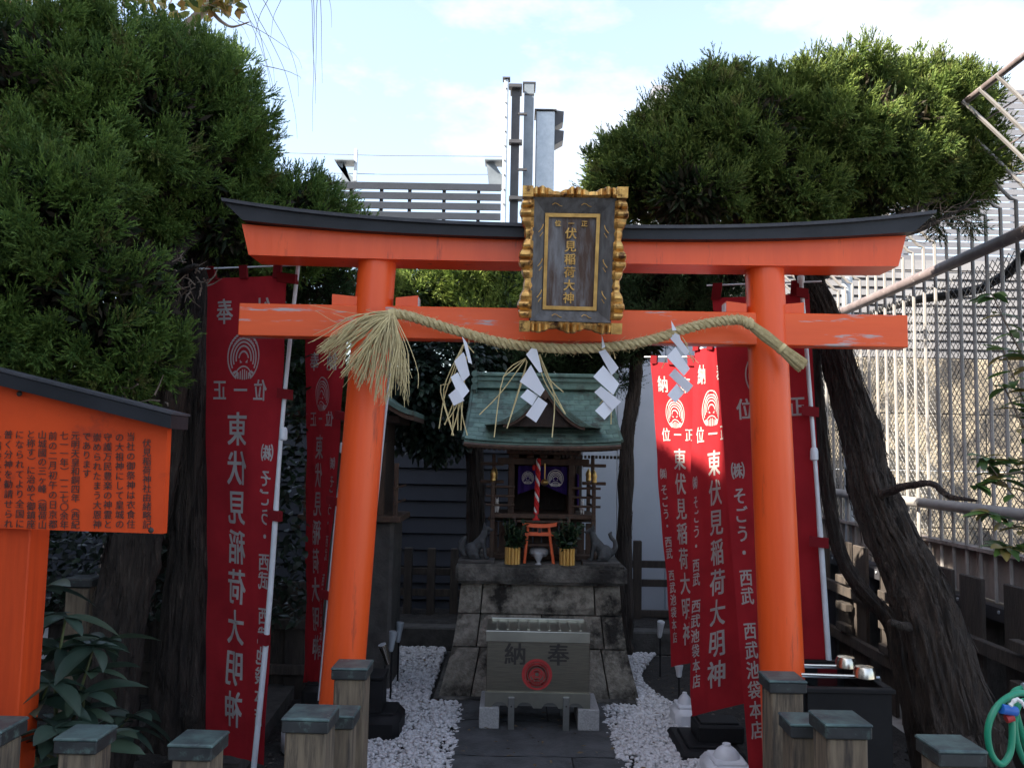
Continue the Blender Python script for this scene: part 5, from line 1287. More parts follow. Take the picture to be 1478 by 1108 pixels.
def weight(name, corners_px, Y, h, label, m, dep=.3, knob=True):
    a_, b_ = P(corners_px[0], corners_px[2], Y), P(corners_px[1], corners_px[2], Y); c = Vector(((a_.x + b_.x) / 2, Y + dep / 2, 0)); w_ = b_.x - a_.x
    t = thing(name, c, label, 'banner base', 'weighted banner bases')
    MB().box(c + Vector((0, 0, h / 2)), (w_, dep, h), bev=min(h, w_) * .22).build('tank', m, t, True)
    MB().box(c + Vector((0, 0, h + .004)), (w_ * .72, dep * .7, .02), bev=.006).build('raised_lid', m, t)
    if knob: MB().lathe(c + Vector((0, 0, h + .01)), [(w_ * .30, 0), (w_ * .28, .02), (w_ * .20, .04), (w_ * .10, .055), (w_ * .09, .065)], 18).build('socket', m, t, True)
    return t
weight('banner_weight', (1026, 1092, 1095), 3.98, .115, 'white plastic water filled base under the large right banner', M['white'], .26)
weight('banner_weight', (976, 1012, 1012), 4.80, .13, 'white plastic base behind the hem of the low hanging red banner', M['white'], .22)
weight('banner_weight', (984, 1078, 1060), 4.30, .075, 'low black slab base under the low hanging red banner', M['blackplastic'], .42, False)
q = P(1036, 1040, 4.5); t = thing('black_block', (q.x, 4.5, .075), 'black square block standing on the slab base behind the red banners', 'block'); MB().box((q.x, 4.52, .125), (.24, .2, .09), bev=.01).build('body', M['blackplastic'], t); MB().box((q.x, 4.52, .174), (.2, .14, .012), bev=.004).build('lid', M['blackplastic'], t)
weight('banner_weight', (516, 575, 1052), 4.50, .15, 'black base on the gravel behind the left pillar', M['blackplastic'], .3, False)
q = P(538, 1010, 4.6); t = thing('black_block', (q.x, 4.62, .16), 'tall black block on its base behind the tallest capped post', 'block'); MB().box((q.x, 4.62, .245), (.12, .16, .18), bev=.01).build('body', M['blackplastic'], t); MB().box((q.x, 4.62, .345), (.135, .18, .02), bev=.005).build('lid', M['blackplastic'], t)
weight('banner_weight', (433, 464, 1010), 4.72, .24, 'black base at the foot of the narrow mirrored banner', M['blackplastic'], .2, True)
weight('banner_weight', (402, 446, 1090), 4.30, .16, 'white plastic base at the foot of the large mirrored banner pole', M['white'], .22, False)

# water basin with two ladles
a_, b_ = P(1166, 1020, 3.3), P(1287, 1020, 3.3); zt = P(1225, 995, 3.35).z; bxw = b_.x - a_.x
wb_ = thing('water_basin', ((a_.x + b_.x) / 2, 3.5, 0), 'black washing basin holding dark water behind the capped posts at right', 'basin')
cxx = (a_.x + b_.x) / 2
MB().box((cxx, 3.31, zt / 2), (bxw, .02, zt)).build('front_panel', M['blackplastic'], wb_)
MB().box((cxx, 3.75, zt / 2), (bxw, .02, zt)).build('rear_panel', M['blackplastic'], wb_)
for x in (a_.x, b_.x): MB().box((x, 3.53, zt / 2), (.02, .42, zt)).build('side_panel', M['blackplastic'], wb_)
MB().box((cxx, 3.53, zt - .05), (bxw - .022, .418, .01)).build('water', M['water'], wb_)
for (c, d) in (((cxx, 3.31, zt + .009), (bxw + .03, .035, .018)), ((cxx, 3.75, zt + .009), (bxw + .03, .035, .018)), ((a_.x, 3.53, zt + .009), (.035, .40, .018)), ((b_.x, 3.53, zt + .009), (.035, .40, .018))): MB().box(c, d, bev=.003).build('rim', M['blackplastic'], wb_)
MB().box((b_.x + .012, 3.36, zt * .62), (.02, .03, .14), bev=.006).build('side_handle', M['blackplastic'], wb_)
for z, dx in ((zt + .012, 0), ):
    for dy in (-.08, .07): MB().cyl((a_.x - .02, 3.53 + dy, zt + .024), (b_.x + .02, 3.53 + dy, zt + .024), .006, n=8).build('rest_bar', M['galv'], wb_, True)
for k_, (px, py, Y, lb) in enumerate(((1221, 970, 3.58, 'upturned steel ladle at the back of the black basin'), (1248, 982, 3.42, 'upturned steel ladle at the front of the black basin'))):
    q = P(px, py, Y); q.z = zt + .030; t = thing('ladle', q, lb, 'ladle', 'steel ladles on the water basin')
    MB().lathe(q, [(.041, .0), (.044, .004), (.041, .03), (.034, .044), (.0, .05)], 24).build('bowl', M['ladle'], t, True)
    MB().tube([q + Vector((-.04, 0, .006)), q + Vector((-.12, .01, .004)), q + Vector((-.26, .03, .002))], .0055, 8).build('handle', M['ladle'], t, True)
# dark blue tub on the ledge
a_, b_ = P(1238, 855, 6.0), P(1292, 855, 6.0); q = (a_ + b_) / 2
lw = thing('rear_ledge_wall', (q.x, 6.3, 0), 'low grey block wall behind the trunks at right', 'wall')
zq = P(1260, 852, 6.1).z
MB().box((2.02, 6.3, zq / 2), (.66, .3, zq), bev=.01).build('body', M['sidewall'], lw)
tb = thing('blue_tub', (q.x, 6.2, zq), 'dark blue plastic tub on the low grey wall', 'tub'); MB().prism([(a_.x, 6.1, zq), (b_.x, 6.1, zq), (b_.x + .03, 6.1, zq + .17), (a_.x + .03, 6.1, zq + .20)], (0, .2, 0)).build('body', M['navy'], tb); MB().prism([(a_.x + .02, 6.09, zq + .20), (b_.x + .04, 6.09, zq + .17), (b_.x + .04, 6.09, zq + .19), (a_.x + .02, 6.09, zq + .22)], (0, .22, 0)).build('lid', M['navy'], tb)
# green hose hung in loops
hs = thing('garden_hose', P(1470, 1050, 2.3), 'green garden hose looped with a blue connector at the right edge', 'hose')
def hp(*pts): return [P(x, y, Y) for x, y, Y in pts]
for pts in ([(1500, 1004, 2.3), (1468, 1000, 2.28), (1440, 1018, 2.26), (1426, 1050, 2.25), (1430, 1085, 2.25), (1445, 1102, 2.25), (1458, 1085, 2.26), (1461, 1050, 2.27), (1458, 1020, 2.28), (1463, 1010, 2.29)],
            [(1500, 1015, 2.34), (1475, 1012, 2.33), (1465, 1035, 2.33), (1468, 1070, 2.33), (1480, 1100, 2.34), (1500, 1120, 2.35)],
            [(1500, 994, 2.38), (1480, 992, 2.37), (1462, 1002, 2.36), (1470, 1040, 2.36), (1485, 1090, 2.37)]):
    MB().tube(spline(hp(*pts), 50), .0085, 12).build('loop', M['hose'], hs, True)
q = P(1457, 1022, 2.265); MB().cyl(P(1445, 1022, 2.255), P(1466, 1026, 2.262), .013, n=14).build('connector', M['blue'], hs, True)
MB().cyl(P(1452, 1037, 2.262), P(1462, 1034, 2.262), .011, n=10).build('clip', M['redink'], hs, True)
MB().tube(spline(hp((1458, 1018, 2.24), (1466, 1009, 2.24), (1474, 1012, 2.24), (1480, 1020, 2.24)), 20), .005, 8, fr=lambda i, th: 1 + .25 * math.sin(i * 1.6)).build('cord', M['whitecloth'], hs, True)
MB().cyl(P(1500, 990, 2.36), P(1476, 990, 2.36), .01, n=8).build('hook', M['galv'], hs)
MB().cyl((P(1500, 990, 2.36).x, 2.36, 0), P(1500, 985, 2.36), .02, n=10).build('hose_stand', M['galv'], hs)

# ---------------------------------------------------------------- trees
def trunk(name, parent, pts, rads, seed=0, n=56, rough=.26, m=None):
    """pts (px, py, Y) down to up"""
    rg = np.random.RandomState(seed); p = [P(*q) if not isinstance(q, Vector) else q for q in pts]; K = max(24, int(sum((p[i + 1] - p[i]).length for i in range(len(p) - 1)) / .022))
    sp_ = spline(p, K); rr = [np.interp(i / K * (len(p) - 1), range(len(p)), rads) for i in range(K + 1)]
    NZ = rg.rand(64, n) ** 1.6; NZ = NZ * .7 + .3 * np.roll(NZ, 1, 1)
    A2 = rg.rand(12, 8)
    def fr(i, th):
        t = i / 6.0; j = int(th / (2 * PI) * n) % n; a_ = int(t) % 63; f = t - int(t); v = NZ[a_, j] * (1 - f) + NZ[a_ + 1, j] * f
        tw = .10 * math.sin(th * 2 + i * .03 + seed) + .07 * math.sin(th * 3 - i * .05) + .05 * math.sin(th * 7 + i * .02)
        return 1 + rough * (v - .5) * 1.8 + tw + .05 * math.sin(i * .11 + th)
    mb = MB().tube(sp_, rr, n, fr=fr)
    for s_ in range(int(K * n / 26)):          # peeling strips of bark
        j = rg.randint(n); L_ = rg.randint(3, 9); i0 = rg.randint(1, max(2, K - L_ - 1)); vs = []; lift = rg.uniform(.002, .012) * min(1, rr[i0] / .08); hw = rg.uniform(.003, .008) * min(1, rr[i0] / .08); dr = rg.uniform(-.25, .25)
        for k_ in range(L_ + 1):
            i = min(i0 + k_, K); c = sp_[i]; v = Vector(mb.v[i * n + (j + int(dr * k_)) % n]); o_ = (v - c).normalized(); sd = (sp_[min(i + 1, K)] - sp_[max(i - 1, 0)]).normalized().cross(o_)
            e = abs(2 * k_ / L_ - 1); h = .0015 + lift * e ** 2; w_ = hw * (1.05 - e ** 3); vs += [v + o_ * h - sd * w_, v + o_ * (h + .003), v + o_ * h + sd * w_]
        mb.add(vs, [(3 * k_ + q, 3 * k_ + q + 1, 3 * k_ + 4 + q, 3 * k_ + 3 + q) for k_ in range(L_) for q in (0, 1)])
    return mb.build(name, m or M['bark'], parent, smooth='all', recalc=False)
def stub(parent, pts, rads, m=None, name='limb', n=12):
    p = [P(*q) if not isinstance(q, Vector) else q for q in pts]; K = 8 * (len(p) - 1); rr = [np.interp(i / K * (len(p) - 1), range(len(p)), rads) for i in range(K + 1)]
    rg = np.random.RandomState(len(p)); 
    return MB().tube(spline(p, K), rr, n, fr=lambda i, th: 1 + .14 * math.sin(th * 3 + i) + .08 * math.sin(th * 5 - i * 2)).build(name, m or M['bark'], parent, smooth='all', recalc=False)

def unit(a): return a / np.maximum(np.linalg.norm(a, axis=1, keepdims=True), 1e-9)
def foliage(name, parent, lobes, n, seed, size=.15, sprigs=20, blades=10, blen=.0165, bw=.0058, greens=((.045, .085, .030), (.075, .125, .035)), tip=(.13, .19, .05), up_=.75, tipmix=.5, front=None, dead=.04, base_dark=None, shell=(.78, 1.02), lump=.16, spread=.60, pads=18, padh=.058):
    """lobes: (centre Vector, radii Vector). plumes of short needles standing on the outer skin of the joined lobes"""
    rg = np.random.RandomState(seed); C = np.array([l[0][:] for l in lobes]); Rr = np.array([l[1][:] for l in lobes])
    area = (Rr[:, 0] * Rr[:, 1] + Rr[:, 0] * Rr[:, 2] + Rr[:, 1] * Rr[:, 2]); pts = []; nor = []; tot = 0
    while tot < n:
        k = rg.choice(len(lobes), 4000, p=area / area.sum()); d = unit(rg.randn(4000, 3)); rr = rg.uniform(*shell, 4000)[:, None]
        ph = d * 5.0; lum = 1 + lump * (np.sin(ph[:, 0] * 1.3 + k) * np.sin(ph[:, 1] * 1.7 + k * 2) + .6 * np.sin(ph[:, 2] * 2.3 + ph[:, 0] * 2))[:, None]
        p = C[k] + Rr[k] * d * rr * lum; q = (p[:, None] - C[None]) / Rr[None]; ins = (np.linalg.norm(q, axis=2) < .80); ins[np.arange(4000), k] = False; ok = ~ins.any(1)
        nn = unit(d / Rr[k]); 
        if front is not None: ok &= (nn[:, 1] < front) | (rg.rand(4000) < .12)
        pts.append(p[ok]); nor.append(nn[ok]); tot += ok.sum()
    p = np.concatenate(pts)[:n]; nn = np.concatenate(nor)[:n]
    q_ = 7; m = max(1, n // q_)
    npad = max(3, int(area.sum() * pads)); pd = p[rg.choice(len(p), min(npad, len(p)), replace=False)]
    dd = np.full(len(p), 9.0); wi = np.zeros(len(p), dtype=int)
    for j_ in range(len(pd)):
        d_ = np.linalg.norm((p - pd[j_]) * np.array([1, 1, 1.25]), axis=1); m_s = d_ < dd; dd[m_s] = d_[m_s]; wi[m_s] = j_
    kp = (dd < .165) | (rg.rand(len(p)) < .25); p = p[kp]; nn = nn[kp]; dd = dd[kp]; wi = wi[kp]; 
    p = p + nn * (padh * np.clip(1 - (dd / .17) ** 2, -1.1, 1))[:, None]; nn = unit(nn * 1.0 + (p - pd[wi]) * 3.0)
    E_ = np.array(EYE[:]); dv = p - E_; pxx = 739 + F * (dv @ np.array(rt[:])) / (dv @ np.array(fw[:])); vis = (pxx > -170) & (pxx < 1650); p = p[vis]; nn = nn[vis]
    keep = []; 
    for i_ in range(len(p)):
        if len(keep) >= m: break
        if not keep or (np.linalg.norm(p[keep] - p[i_], axis=1).min() > size * spread): keep.append(i_)
    m = len(keep); p = p[keep]; nn = nn[keep]; pc = p; pa_ = unit(nn[:m] * .75 + np.array([0, 0, up_]) + rg.randn(m, 3) * .25); pl_ = size * rg.uniform(.55, 1.05, m)
    id_ = np.repeat(np.arange(m), q_); n = len(id_); h = np.tile(np.linspace(-.75, .75, q_), m) + rg.uniform(-.12, .12, n)
    pr = rg.randn(n, 3); pr -= pa_[id_] * (pr * pa_[id_]).sum(1, keepdims=True); pr = unit(pr)
    p = pc[id_] + pa_[id_] * (h * pl_[id_])[:, None] + pr * (pl_[id_] * .46 * np.sqrt(np.clip(1 - (h * .9) ** 2, .02, 1)) * rg.uniform(.55, 1, n))[:, None]
    ax = unit(pa_[id_] * (.9 + h[:, None] * .4) + pr * .62 + rg.randn(n, 3) * .15); sz = size * .80 * rg.uniform(.65, 1.2, n); ptint = rg.uniform(.72, 1.25, (m, 1))[id_]; pmix = rg.rand(m)[id_]
    g0, g1 = np.array(greens[0]), np.array(greens[1]); mixv = np.clip(rg.rand(n) * .3 + pmix * .5 + .3 * (np.sin(p[:, 0] * 4.1) * np.sin(p[:, 2] * 3.7) * .5 + .5), 0, 1)[:, None]; ct = (g0 * (1 - mixv) + g1 * mixv) * rg.uniform(.88, 1.12, (n, 1)) * ptint
    isdead = rg.rand(n) < dead; ct[isdead] = ct[isdead] * .4 + np.array((.11, .075, .035)) * .6
    # sprigs
    S = sprigs; N = n * S; pi_ = np.repeat(np.arange(n), S); sd = unit(ax[pi_] + rg.randn(N, 3) * .46); sl_ = sz[pi_] * rg.uniform(.55, 1.05, N); sb = p[pi_] - ax[pi_] * (sz[pi_] * .45)[:, None] + rg.randn(N, 3) * (size * .10)
    # blades
    B = blades; Mn = N * B; si = np.repeat(np.arange(N), B); t = np.tile(np.linspace(.28, 1, B), N) + rg.uniform(-.04, .04, Mn)
    q = sb[si] + sd[si] * (sl_[si] * t)[:, None] + np.array([0, 0, 1]) * (sl_[si] * t * t * .16)[:, None]
    bd = unit(sd[si] + rg.randn(Mn, 3) * .34 + np.array([0, 0, .22])); L_ = blen * rg.uniform(.7, 1.25, Mn)[:, None]; side = unit(np.cross(bd, rg.randn(Mn, 3))); w_ = bw * rg.uniform(.7, 1.3, Mn)[:, None]
    V = np.stack([q + side * w_ * .5, q + bd * L_, q - side * w_ * .5], 1)
    tt = np.clip((t - .45) * 1.6, 0, 1)[:, None]; cb = ct[pi_][si]; col = cb * (1 - tt * tipmix) + (np.array(tip) * (cb.mean(1, keepdims=True) / g1.mean() * .6 + .4)) * tt * tipmix
    col = np.repeat(col[:, None], 3, 1).reshape(-1, 3)
    Fc = np.arange(Mn * 3).reshape(-1, 3)
    o = big_mesh(name, V.reshape(-1, 3), Fc, LEAF, None, tint=col, parent=parent)
    return o
def inner_mass(parent, lobes, n, seed, sc=.82, L_=.07, W_=.02, cols=((.016, .028, .012), (.028, .022, .014))):  # old inner needles and leaves, coloured darker to deepen shade between the clumps
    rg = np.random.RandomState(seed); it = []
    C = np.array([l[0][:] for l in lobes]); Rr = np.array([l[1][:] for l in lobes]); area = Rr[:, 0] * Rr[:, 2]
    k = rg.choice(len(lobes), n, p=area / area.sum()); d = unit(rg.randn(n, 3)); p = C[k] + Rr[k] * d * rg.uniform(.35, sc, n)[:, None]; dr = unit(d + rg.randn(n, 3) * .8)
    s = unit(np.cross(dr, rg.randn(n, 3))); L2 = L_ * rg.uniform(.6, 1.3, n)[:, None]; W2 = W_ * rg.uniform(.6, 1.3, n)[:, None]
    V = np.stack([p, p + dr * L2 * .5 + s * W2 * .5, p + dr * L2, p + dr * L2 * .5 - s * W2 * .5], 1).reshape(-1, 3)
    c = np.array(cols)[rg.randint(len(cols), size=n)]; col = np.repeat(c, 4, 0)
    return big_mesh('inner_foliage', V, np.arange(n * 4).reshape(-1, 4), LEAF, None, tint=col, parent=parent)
def LB(px, py, Y, rx, rz, ry): return (P(px, py, Y), Vector((m_(rx, Y), ry, m_(rz, Y))))

# left juniper
q = P(165, 1060, 3.75)
lt_ = thing('juniper_tree', (q.x, 3.75, 0), 'huge dark green clipped juniper filling the upper left', 'tree', 'clipped junipers')
LL = [LB(170, 200, 3.95, 200, 172, .60), LB(30, 160, 3.7, 190, 130, .55), LB(305, 215, 4.25, 85, 135, .45), LB(405, 330, 4.55, 90, 70, .40), LB(465, 330, 4.9, 60, 34, .3), LB(60, 330, 3.3, 150, 120, .42), LB(150, 430, 3.35, 105, 110, .36),
      LB(20, 470, 3.3, 120, 90, .36), LB(-60, 300, 3.4, 160, 200, .5), LB(185, 520, 3.4, 60, 50, .22), LB(330, 330, 4.2, 60, 55, .3)]
foliage('crown', lt_, LL, 5900, 11, up_=.35, size=.102, sprigs=12, blades=12, greens=((.034, .076, .018), (.085, .150, .032)), tip=(.18, .26, .05), front=.45, dead=.05, lump=.10)
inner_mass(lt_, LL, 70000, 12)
trunk('trunk', lt_, [(150, 1110, 3.7), (158, 980, 3.7), (178, 880, 3.72), (198, 780, 3.74), (225, 640, 3.78), (240, 520, 3.8), (215, 400, 3.8), (190, 260, 3.9)], [.135, .105, .10, .098, .095, .085, .07, .04], 1)
for pts, rd in (([(235, 560, 3.8), (180, 530, 3.6), (110, 545, 3.4), (40, 520, 3.35)], [.04, .03, .022, .01]), ([(240, 530, 3.8), (255, 420, 3.9), (262, 395, 3.7), (285, 383, 3.55)], [.035, .025, .02, .008]), ([(215, 400, 3.8), (300, 330, 4.1), (390, 320, 4.4)], [.04, .03, .012]),
                ([(225, 640, 3.78), (160, 520, 3.5), (120, 440, 3.4)], [.03, .022, .012]), ([(200, 330, 3.85), (120, 270, 3.7), (40, 250, 3.6)], [.035, .025, .012])):
    stub(lt_, pts, rd)
mb = MB(); rg = np.random.RandomState(21)
for i in range(80):     # bare twigs round the limb above the red banner and under the crown
    c = P(rg.uniform(225, 300), rg.uniform(375, 425), rg.uniform(3.55, 3.8)) if i < 45 else P(rg.uniform(20, 240), rg.uniform(480, 590), rg.uniform(3.2, 3.6))
    d = Vector(rg.uniform(-1, 1, 3)); mb.tube([c, c + d * .04, c + d * .07 + Vector(rg.uniform(-.03, .03, 3))], [.004, .003, .001], 5)
mb.build('twigs', M['twig'], lt_)
# second dark trunk
dt = thing('dark_trunk_tree', (P(265, 1060, 4.1).x, 4.1, 0), 'dark upright trunk just left of the large mirrored banner', 'tree')
trunk('trunk', dt, [(262, 1075, 4.1), (262, 1000, 4.1), (272, 850, 4.12), (278, 650, 4.15), (283, 470, 4.2), (300, 330, 4.3)], [.155, .115, .095, .088, .088, .07], 2)
stub(dt, [(283, 470, 4.2), (330, 400, 4.3), (400, 370, 4.5)], [.05, .04, .02])
# foliage deep behind, left
LD = [LB(340, 380, 4.9, 110, 70, .4), LB(450, 405, 5.3, 75, 38, .4), LB(300, 470, 5.1, 70, 90, .3), LB(430, 490, 5.4, 55, 60, .3), LB(470, 560, 5.5, 60, 60, .3)]
foliage('crown', dt, LD, 700, 13, size=.17, sprigs=14, blades=11, greens=((.025, .055, .022), (.042, .085, .03)), tip=(.06, .12, .04), front=.3)
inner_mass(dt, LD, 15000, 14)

# right juniper
q = P(1380, 1100, 3.45)
rt2 = thing('juniper_tree', (q.x, 3.45, 0), 'broad flat topped juniper with sunlit top on a leaning trunk, upper right', 'tree', 'clipped junipers')
RL = [LB(1200, 208, 4.25, 190, 104, .50), LB(1060, 214, 4.1, 138, 102, .45), LB(940, 252, 4.05, 70, 58, .35), LB(1320, 196, 4.4, 88, 84, .42), LB(1365, 232, 4.45, 56, 78, .35), LB(1000, 285, 3.85, 72, 42, .26), LB(1130, 278, 4.0, 80, 42, .28), LB(1240, 255, 4.15, 90, 50, .3), LB(895, 265, 4.1, 36, 34, .25)]
foliage('crown', rt2, RL, 5300, 15, up_=.35, size=.092, sprigs=12, blades=12, greens=((.042, .080, .020), (.088, .140, .030)), tip=(.22, .26, .055), front=.55, dead=.05, lump=.09)
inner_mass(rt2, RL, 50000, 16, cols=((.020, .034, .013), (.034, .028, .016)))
trunk('trunk', rt2, [(1420, 1180, 3.35), (1392, 1080, 3.42), (1380, 1039, 3.45), (1343, 906, 3.52), (1320, 840, 3.58), (1282, 757, 3.66), (1257, 689, 3.72), (1240, 620, 3.8), (1214, 534, 3.86), (1189, 449, 3.94), (1165, 395, 4.0), (1150, 320, 4.1)], [.150, .138, .128, .112, .098, .092, .086, .080, .068, .062, .058, .05], 3, n=110)
for pts, rd in (([(1165, 410, 4.0), (1215, 360, 4.0), (1300, 310, 4.1), (1385, 275, 4.2)], [.05, .032, .02, .008]), ([(1165, 400, 4.0), (1100, 340, 4.0), (1020, 290, 4.0)], [.04, .03, .01]), ([(1190, 395, 3.95), (1190, 380, 3.8), (1215, 372, 3.75)], [.03, .026, .02]), ([(1270, 345, 4.1), (1330, 330, 4.15), (1410, 290, 4.2)], [.02, .014, .005]), ([(1230, 345, 4.1), (1290, 345, 4.15), (1350, 315, 4.2)], [.02, .012, .005]),
                ([(1270, 714, 3.62), (1305, 702, 3.45), (1345, 698, 3.3), (1370, 716, 3.22), (1410, 722, 3.12)], [.022, .015, .012, .011, .004]), ([(1312, 905, 3.46), (1284, 897, 3.42)], [.020, .011])):
    stub(rt2, pts, rd)
mb = MB(); rg = np.random.RandomState(31)
for i in range(60):
    x = rg.uniform(1230, 1410); c = P(x, 345 - (x - 1230) * .25 + rg.uniform(-16, 10), rg.uniform(4.0, 4.3)); d = Vector((rg.uniform(-.2, 1), rg.uniform(-.5, .3), rg.uniform(-.35, .5))); mb.tube([c, c + d * .07, c + d * .14 + Vector(rg.uniform(-.03, .03, 3))], [.004, .0025, .001], 4)
mb.build('twigs', M['twig'], rt2)
HL = [LB(1380, 305, 4.3, 26, 22, .12), LB(1398, 262, 4.35, 30, 40, .2), LB(1310, 318, 4.2, 30, 10, .08)]
foliage('hanging_sprays', rt2, HL, 60, 17, size=.13, greens=((.035, .07, .022), (.05, .09, .03)), tip=(.09, .13, .04), up_=.2)
# second leaning trunk
t2_ = thing('leaning_trunk_tree', (P(1335, 1110, 3.75).x, 3.75, 0), 'thinner bare trunk leaning beside the big one, behind the water basin', 'tree')
trunk('trunk', t2_, [(1352, 1180, 3.7), (1323, 1045, 3.75), (1300, 960, 3.78), (1286, 900, 3.8), (1240, 845, 3.85), (1214, 800, 3.9), (1200, 740, 3.95), (1186, 640, 4.0), (1176, 540, 4.05), (1166, 430, 4.1)], [.062, .050, .038, .034, .030, .030, .032, .034, .036, .036], 4, n=40)
# thin straight trunk right of the shrine and dark one on the left
for px, ps, rd, lb, sd in ((905, [(898, 900, 6.3), (899, 800, 6.3), (903, 700, 6.3), (906, 620, 6.3), (916, 560, 6.3), (921, 500, 6.3), (925, 420, 6.4)], [.075, .062, .058, .055, .052, .05, .04], 'thin straight dark trunk in front of the pale wall, right of the shrine', 5),
                           (690, [(688, 900, 6.4), (688, 800, 6.4), (686, 700, 6.4), (680, 600, 6.4), (668, 520, 6.5), (655, 475, 6.6)], [.095, .075, .068, .065, .05, .04], 'dark trunk rising behind the left side of the shrine', 6),
                           (815, [(830, 640, 6.9), (826, 560, 6.9), (816, 500, 6.9), (811, 470, 6.9)], [.055, .05, .048, .04], 'dark slanting trunk behind the shrine roof, under the plaque', 7)):
    b0 = P(*ps[0]); t = thing('slim_tree', (b0.x, b0.y, 0), lb, 'tree', 'slim trees behind the shrine'); pts = [Vector((b0.x, b0.y, .1))] + [P(*q) for q in ps]
    trunk('trunk', t, pts, [rd[0] * 1.1] + rd, sd, n=24)
    if sd == 5:
        L5 = [LB(960, 420, 6.0, 110, 75, .5), LB(890, 460, 6.1, 70, 36, .4), LB(1010, 380, 5.8, 80, 60, .4), LB(925, 500, 6.2, 34, 16, .2)]
        foliage('crown', t, L5, 620, 18, size=.17, sprigs=16, blades=13, greens=((.022, .045, .018), (.036, .065, .024)), tip=(.05, .085, .03), front=.3); inner_mass(t, L5, 16000, 19)
    if sd == 6:
        L6 = [LB(590, 545, 6.1, 70, 90, .4), LB(650, 520, 6.3, 85, 60, .4), LB(630, 610, 6.2, 55, 60, .3), LB(580, 560, 6.2, 60, 90, .3)]
        rg = np.random.RandomState(77); it = []
        for i in range(6500):
            l = L6[rg.randint(4)]; d = Vector(rg.randn(3)).normalized(); r_ = rg.uniform(.4, 1); it.append((l[0] + Vector((d.x * l[1].x, d.y * l[1].y, d.z * l[1].z)) * r_, d + Vector((rg.uniform(-1, 1), -.4, -.5))))
        leaves_joined('crown', it, .075, .034, [(.016, .032, .020), (.024, .045, .026), (.010, .02, .014)], t, 3)
    if sd == 7:
        L7 = [LB(770, 510, 6.7, 120, 38, .4), LB(850, 500, 6.6, 90, 45, .4)]
        foliage('crown', t, L7, 420, 20, size=.17, sprigs=16, blades=13, greens=((.020, .042, .016), (.034, .06, .022)), tip=(.045, .08, .03), front=.3); inner_mass(t, L7, 12000, 21)
# sunlit shrubs on the far side
sbs = thing('sunlit_shrub', (P(680, 420, 8.6).x, 8.7, 0), 'bright sunlit green conifer seen between the two gate beams', 'tree')
LS = [LB(660, 418, 8.5, 60, 42, .5), LB(735, 415, 8.5, 55, 38, .5), LB(610, 430, 8.6, 45, 40, .5), LB(790, 420, 8.6, 50, 36, .5), LB(560, 425, 8.8, 40, 35, .5), LB(690, 460, 8.6, 110, 30, .5), LB(850, 425, 8.8, 50, 40, .5), LB(960, 425, 8.9, 70, 40, .5)]
foliage('crown', sbs, LS, 900, 22, padh=.03, size=.24, sprigs=15, blades=9, blen=.045, bw=.012, greens=((.09, .15, .03), (.15, .21, .045)), tip=(.30, .34, .07), front=.5, dead=0); inner_mass(sbs, LS, 14000, 23, cols=((.03, .05, .02), (.05, .07, .025)), L_=.1, W_=.03)
for px in (620, 735, 950): 
    a_ = P(px, 460, 8.7); MB().tube([(a_.x, 8.7, 0), (a_.x + .05, 8.7, 1.2), a_], [.09, .07, .04], 12).build('trunk', M['bark'], sbs, True)

# pale branch, golden leaves and weeping twigs, top left
wt = thing('weeping_tree', (P(250, 40, 6.5).x - .3, 6.5, 0), 'nearly bare weeping tree with pale limb and long hanging twigs, top left', 'tree')
b0 = Vector((P(250, 40, 6.5).x - .3, 6.5, 0))
stub(wt, [b0, P(262, 260, 6.5), P(270, 60, 6.4), P(285, 25, 6.4), P(320, -10, 6.4), P(380, -70, 6.4)], [.12, .09, .05, .04, .03, .02], M['palebark'], 'trunk')
stub(wt, [P(300, 12, 6.4), P(330, 38, 6.3), P(360, 32, 6.2)], [.02, .01, .004], M['palebark'])
stub(wt, [P(320, -10, 6.4), P(400, -40, 6.3), P(500, -60, 6.2)], [.03, .02, .008], M['palebark'])
rg = np.random.RandomState(41); mb = MB()
for (x, y0_, y1_, sway) in ((300, 5, 60, 60), (318, -20, 120, 80), (335, -20, 170, 60), (350, -20, 200, 50), (362, -20, 140, 70), (448, -40, 145, 6), (452, -40, 190, 0), (458, -40, 150, -4), (462, -40, 120, 3), (470, -40, 40, 8), (405, -40, 90, -40), (430, -40, 60, -40), (370, 20, 200, 60), (380, 95, 115, 55), (340, 60, 190, 40), (345, 30, 100, 90)):
    Y = rg.uniform(5.9, 6.4); n = 6; pts = [P(x + sway * math.sin(k / n * 1.5) + rg.uniform(-2, 2), y0_ + (y1_ - y0_) * (k / n) ** 1.1, Y) for k in range(n + 1)]
    mb.tube(spline(pts, 20), [.0035 - .0026 * i / 20 for i in range(21)], 4)
mb.build('hanging_twigs', M['twig'], wt, recalc=False)
it = []
for i in range(750):
    x = rg.uniform(-60, 300); y = rg.uniform(-70, 26) if x > 60 else rg.uniform(-60, 22)
    it.append((P(x, y, rg.uniform(5.8, 6.8)), Vector(rg.uniform(-1, 1, 3))))
for i in range(60): it.append((P(rg.uniform(300, 345), rg.uniform(-10, 18), 6.3), Vector(rg.uniform(-1, 1, 3))))
leaves_joined('leaves', it, .10, .055, [(.18, .20, .05), (.30, .24, .06), (.08, .12, .03), (.33, .20, .07)], wt, 4)

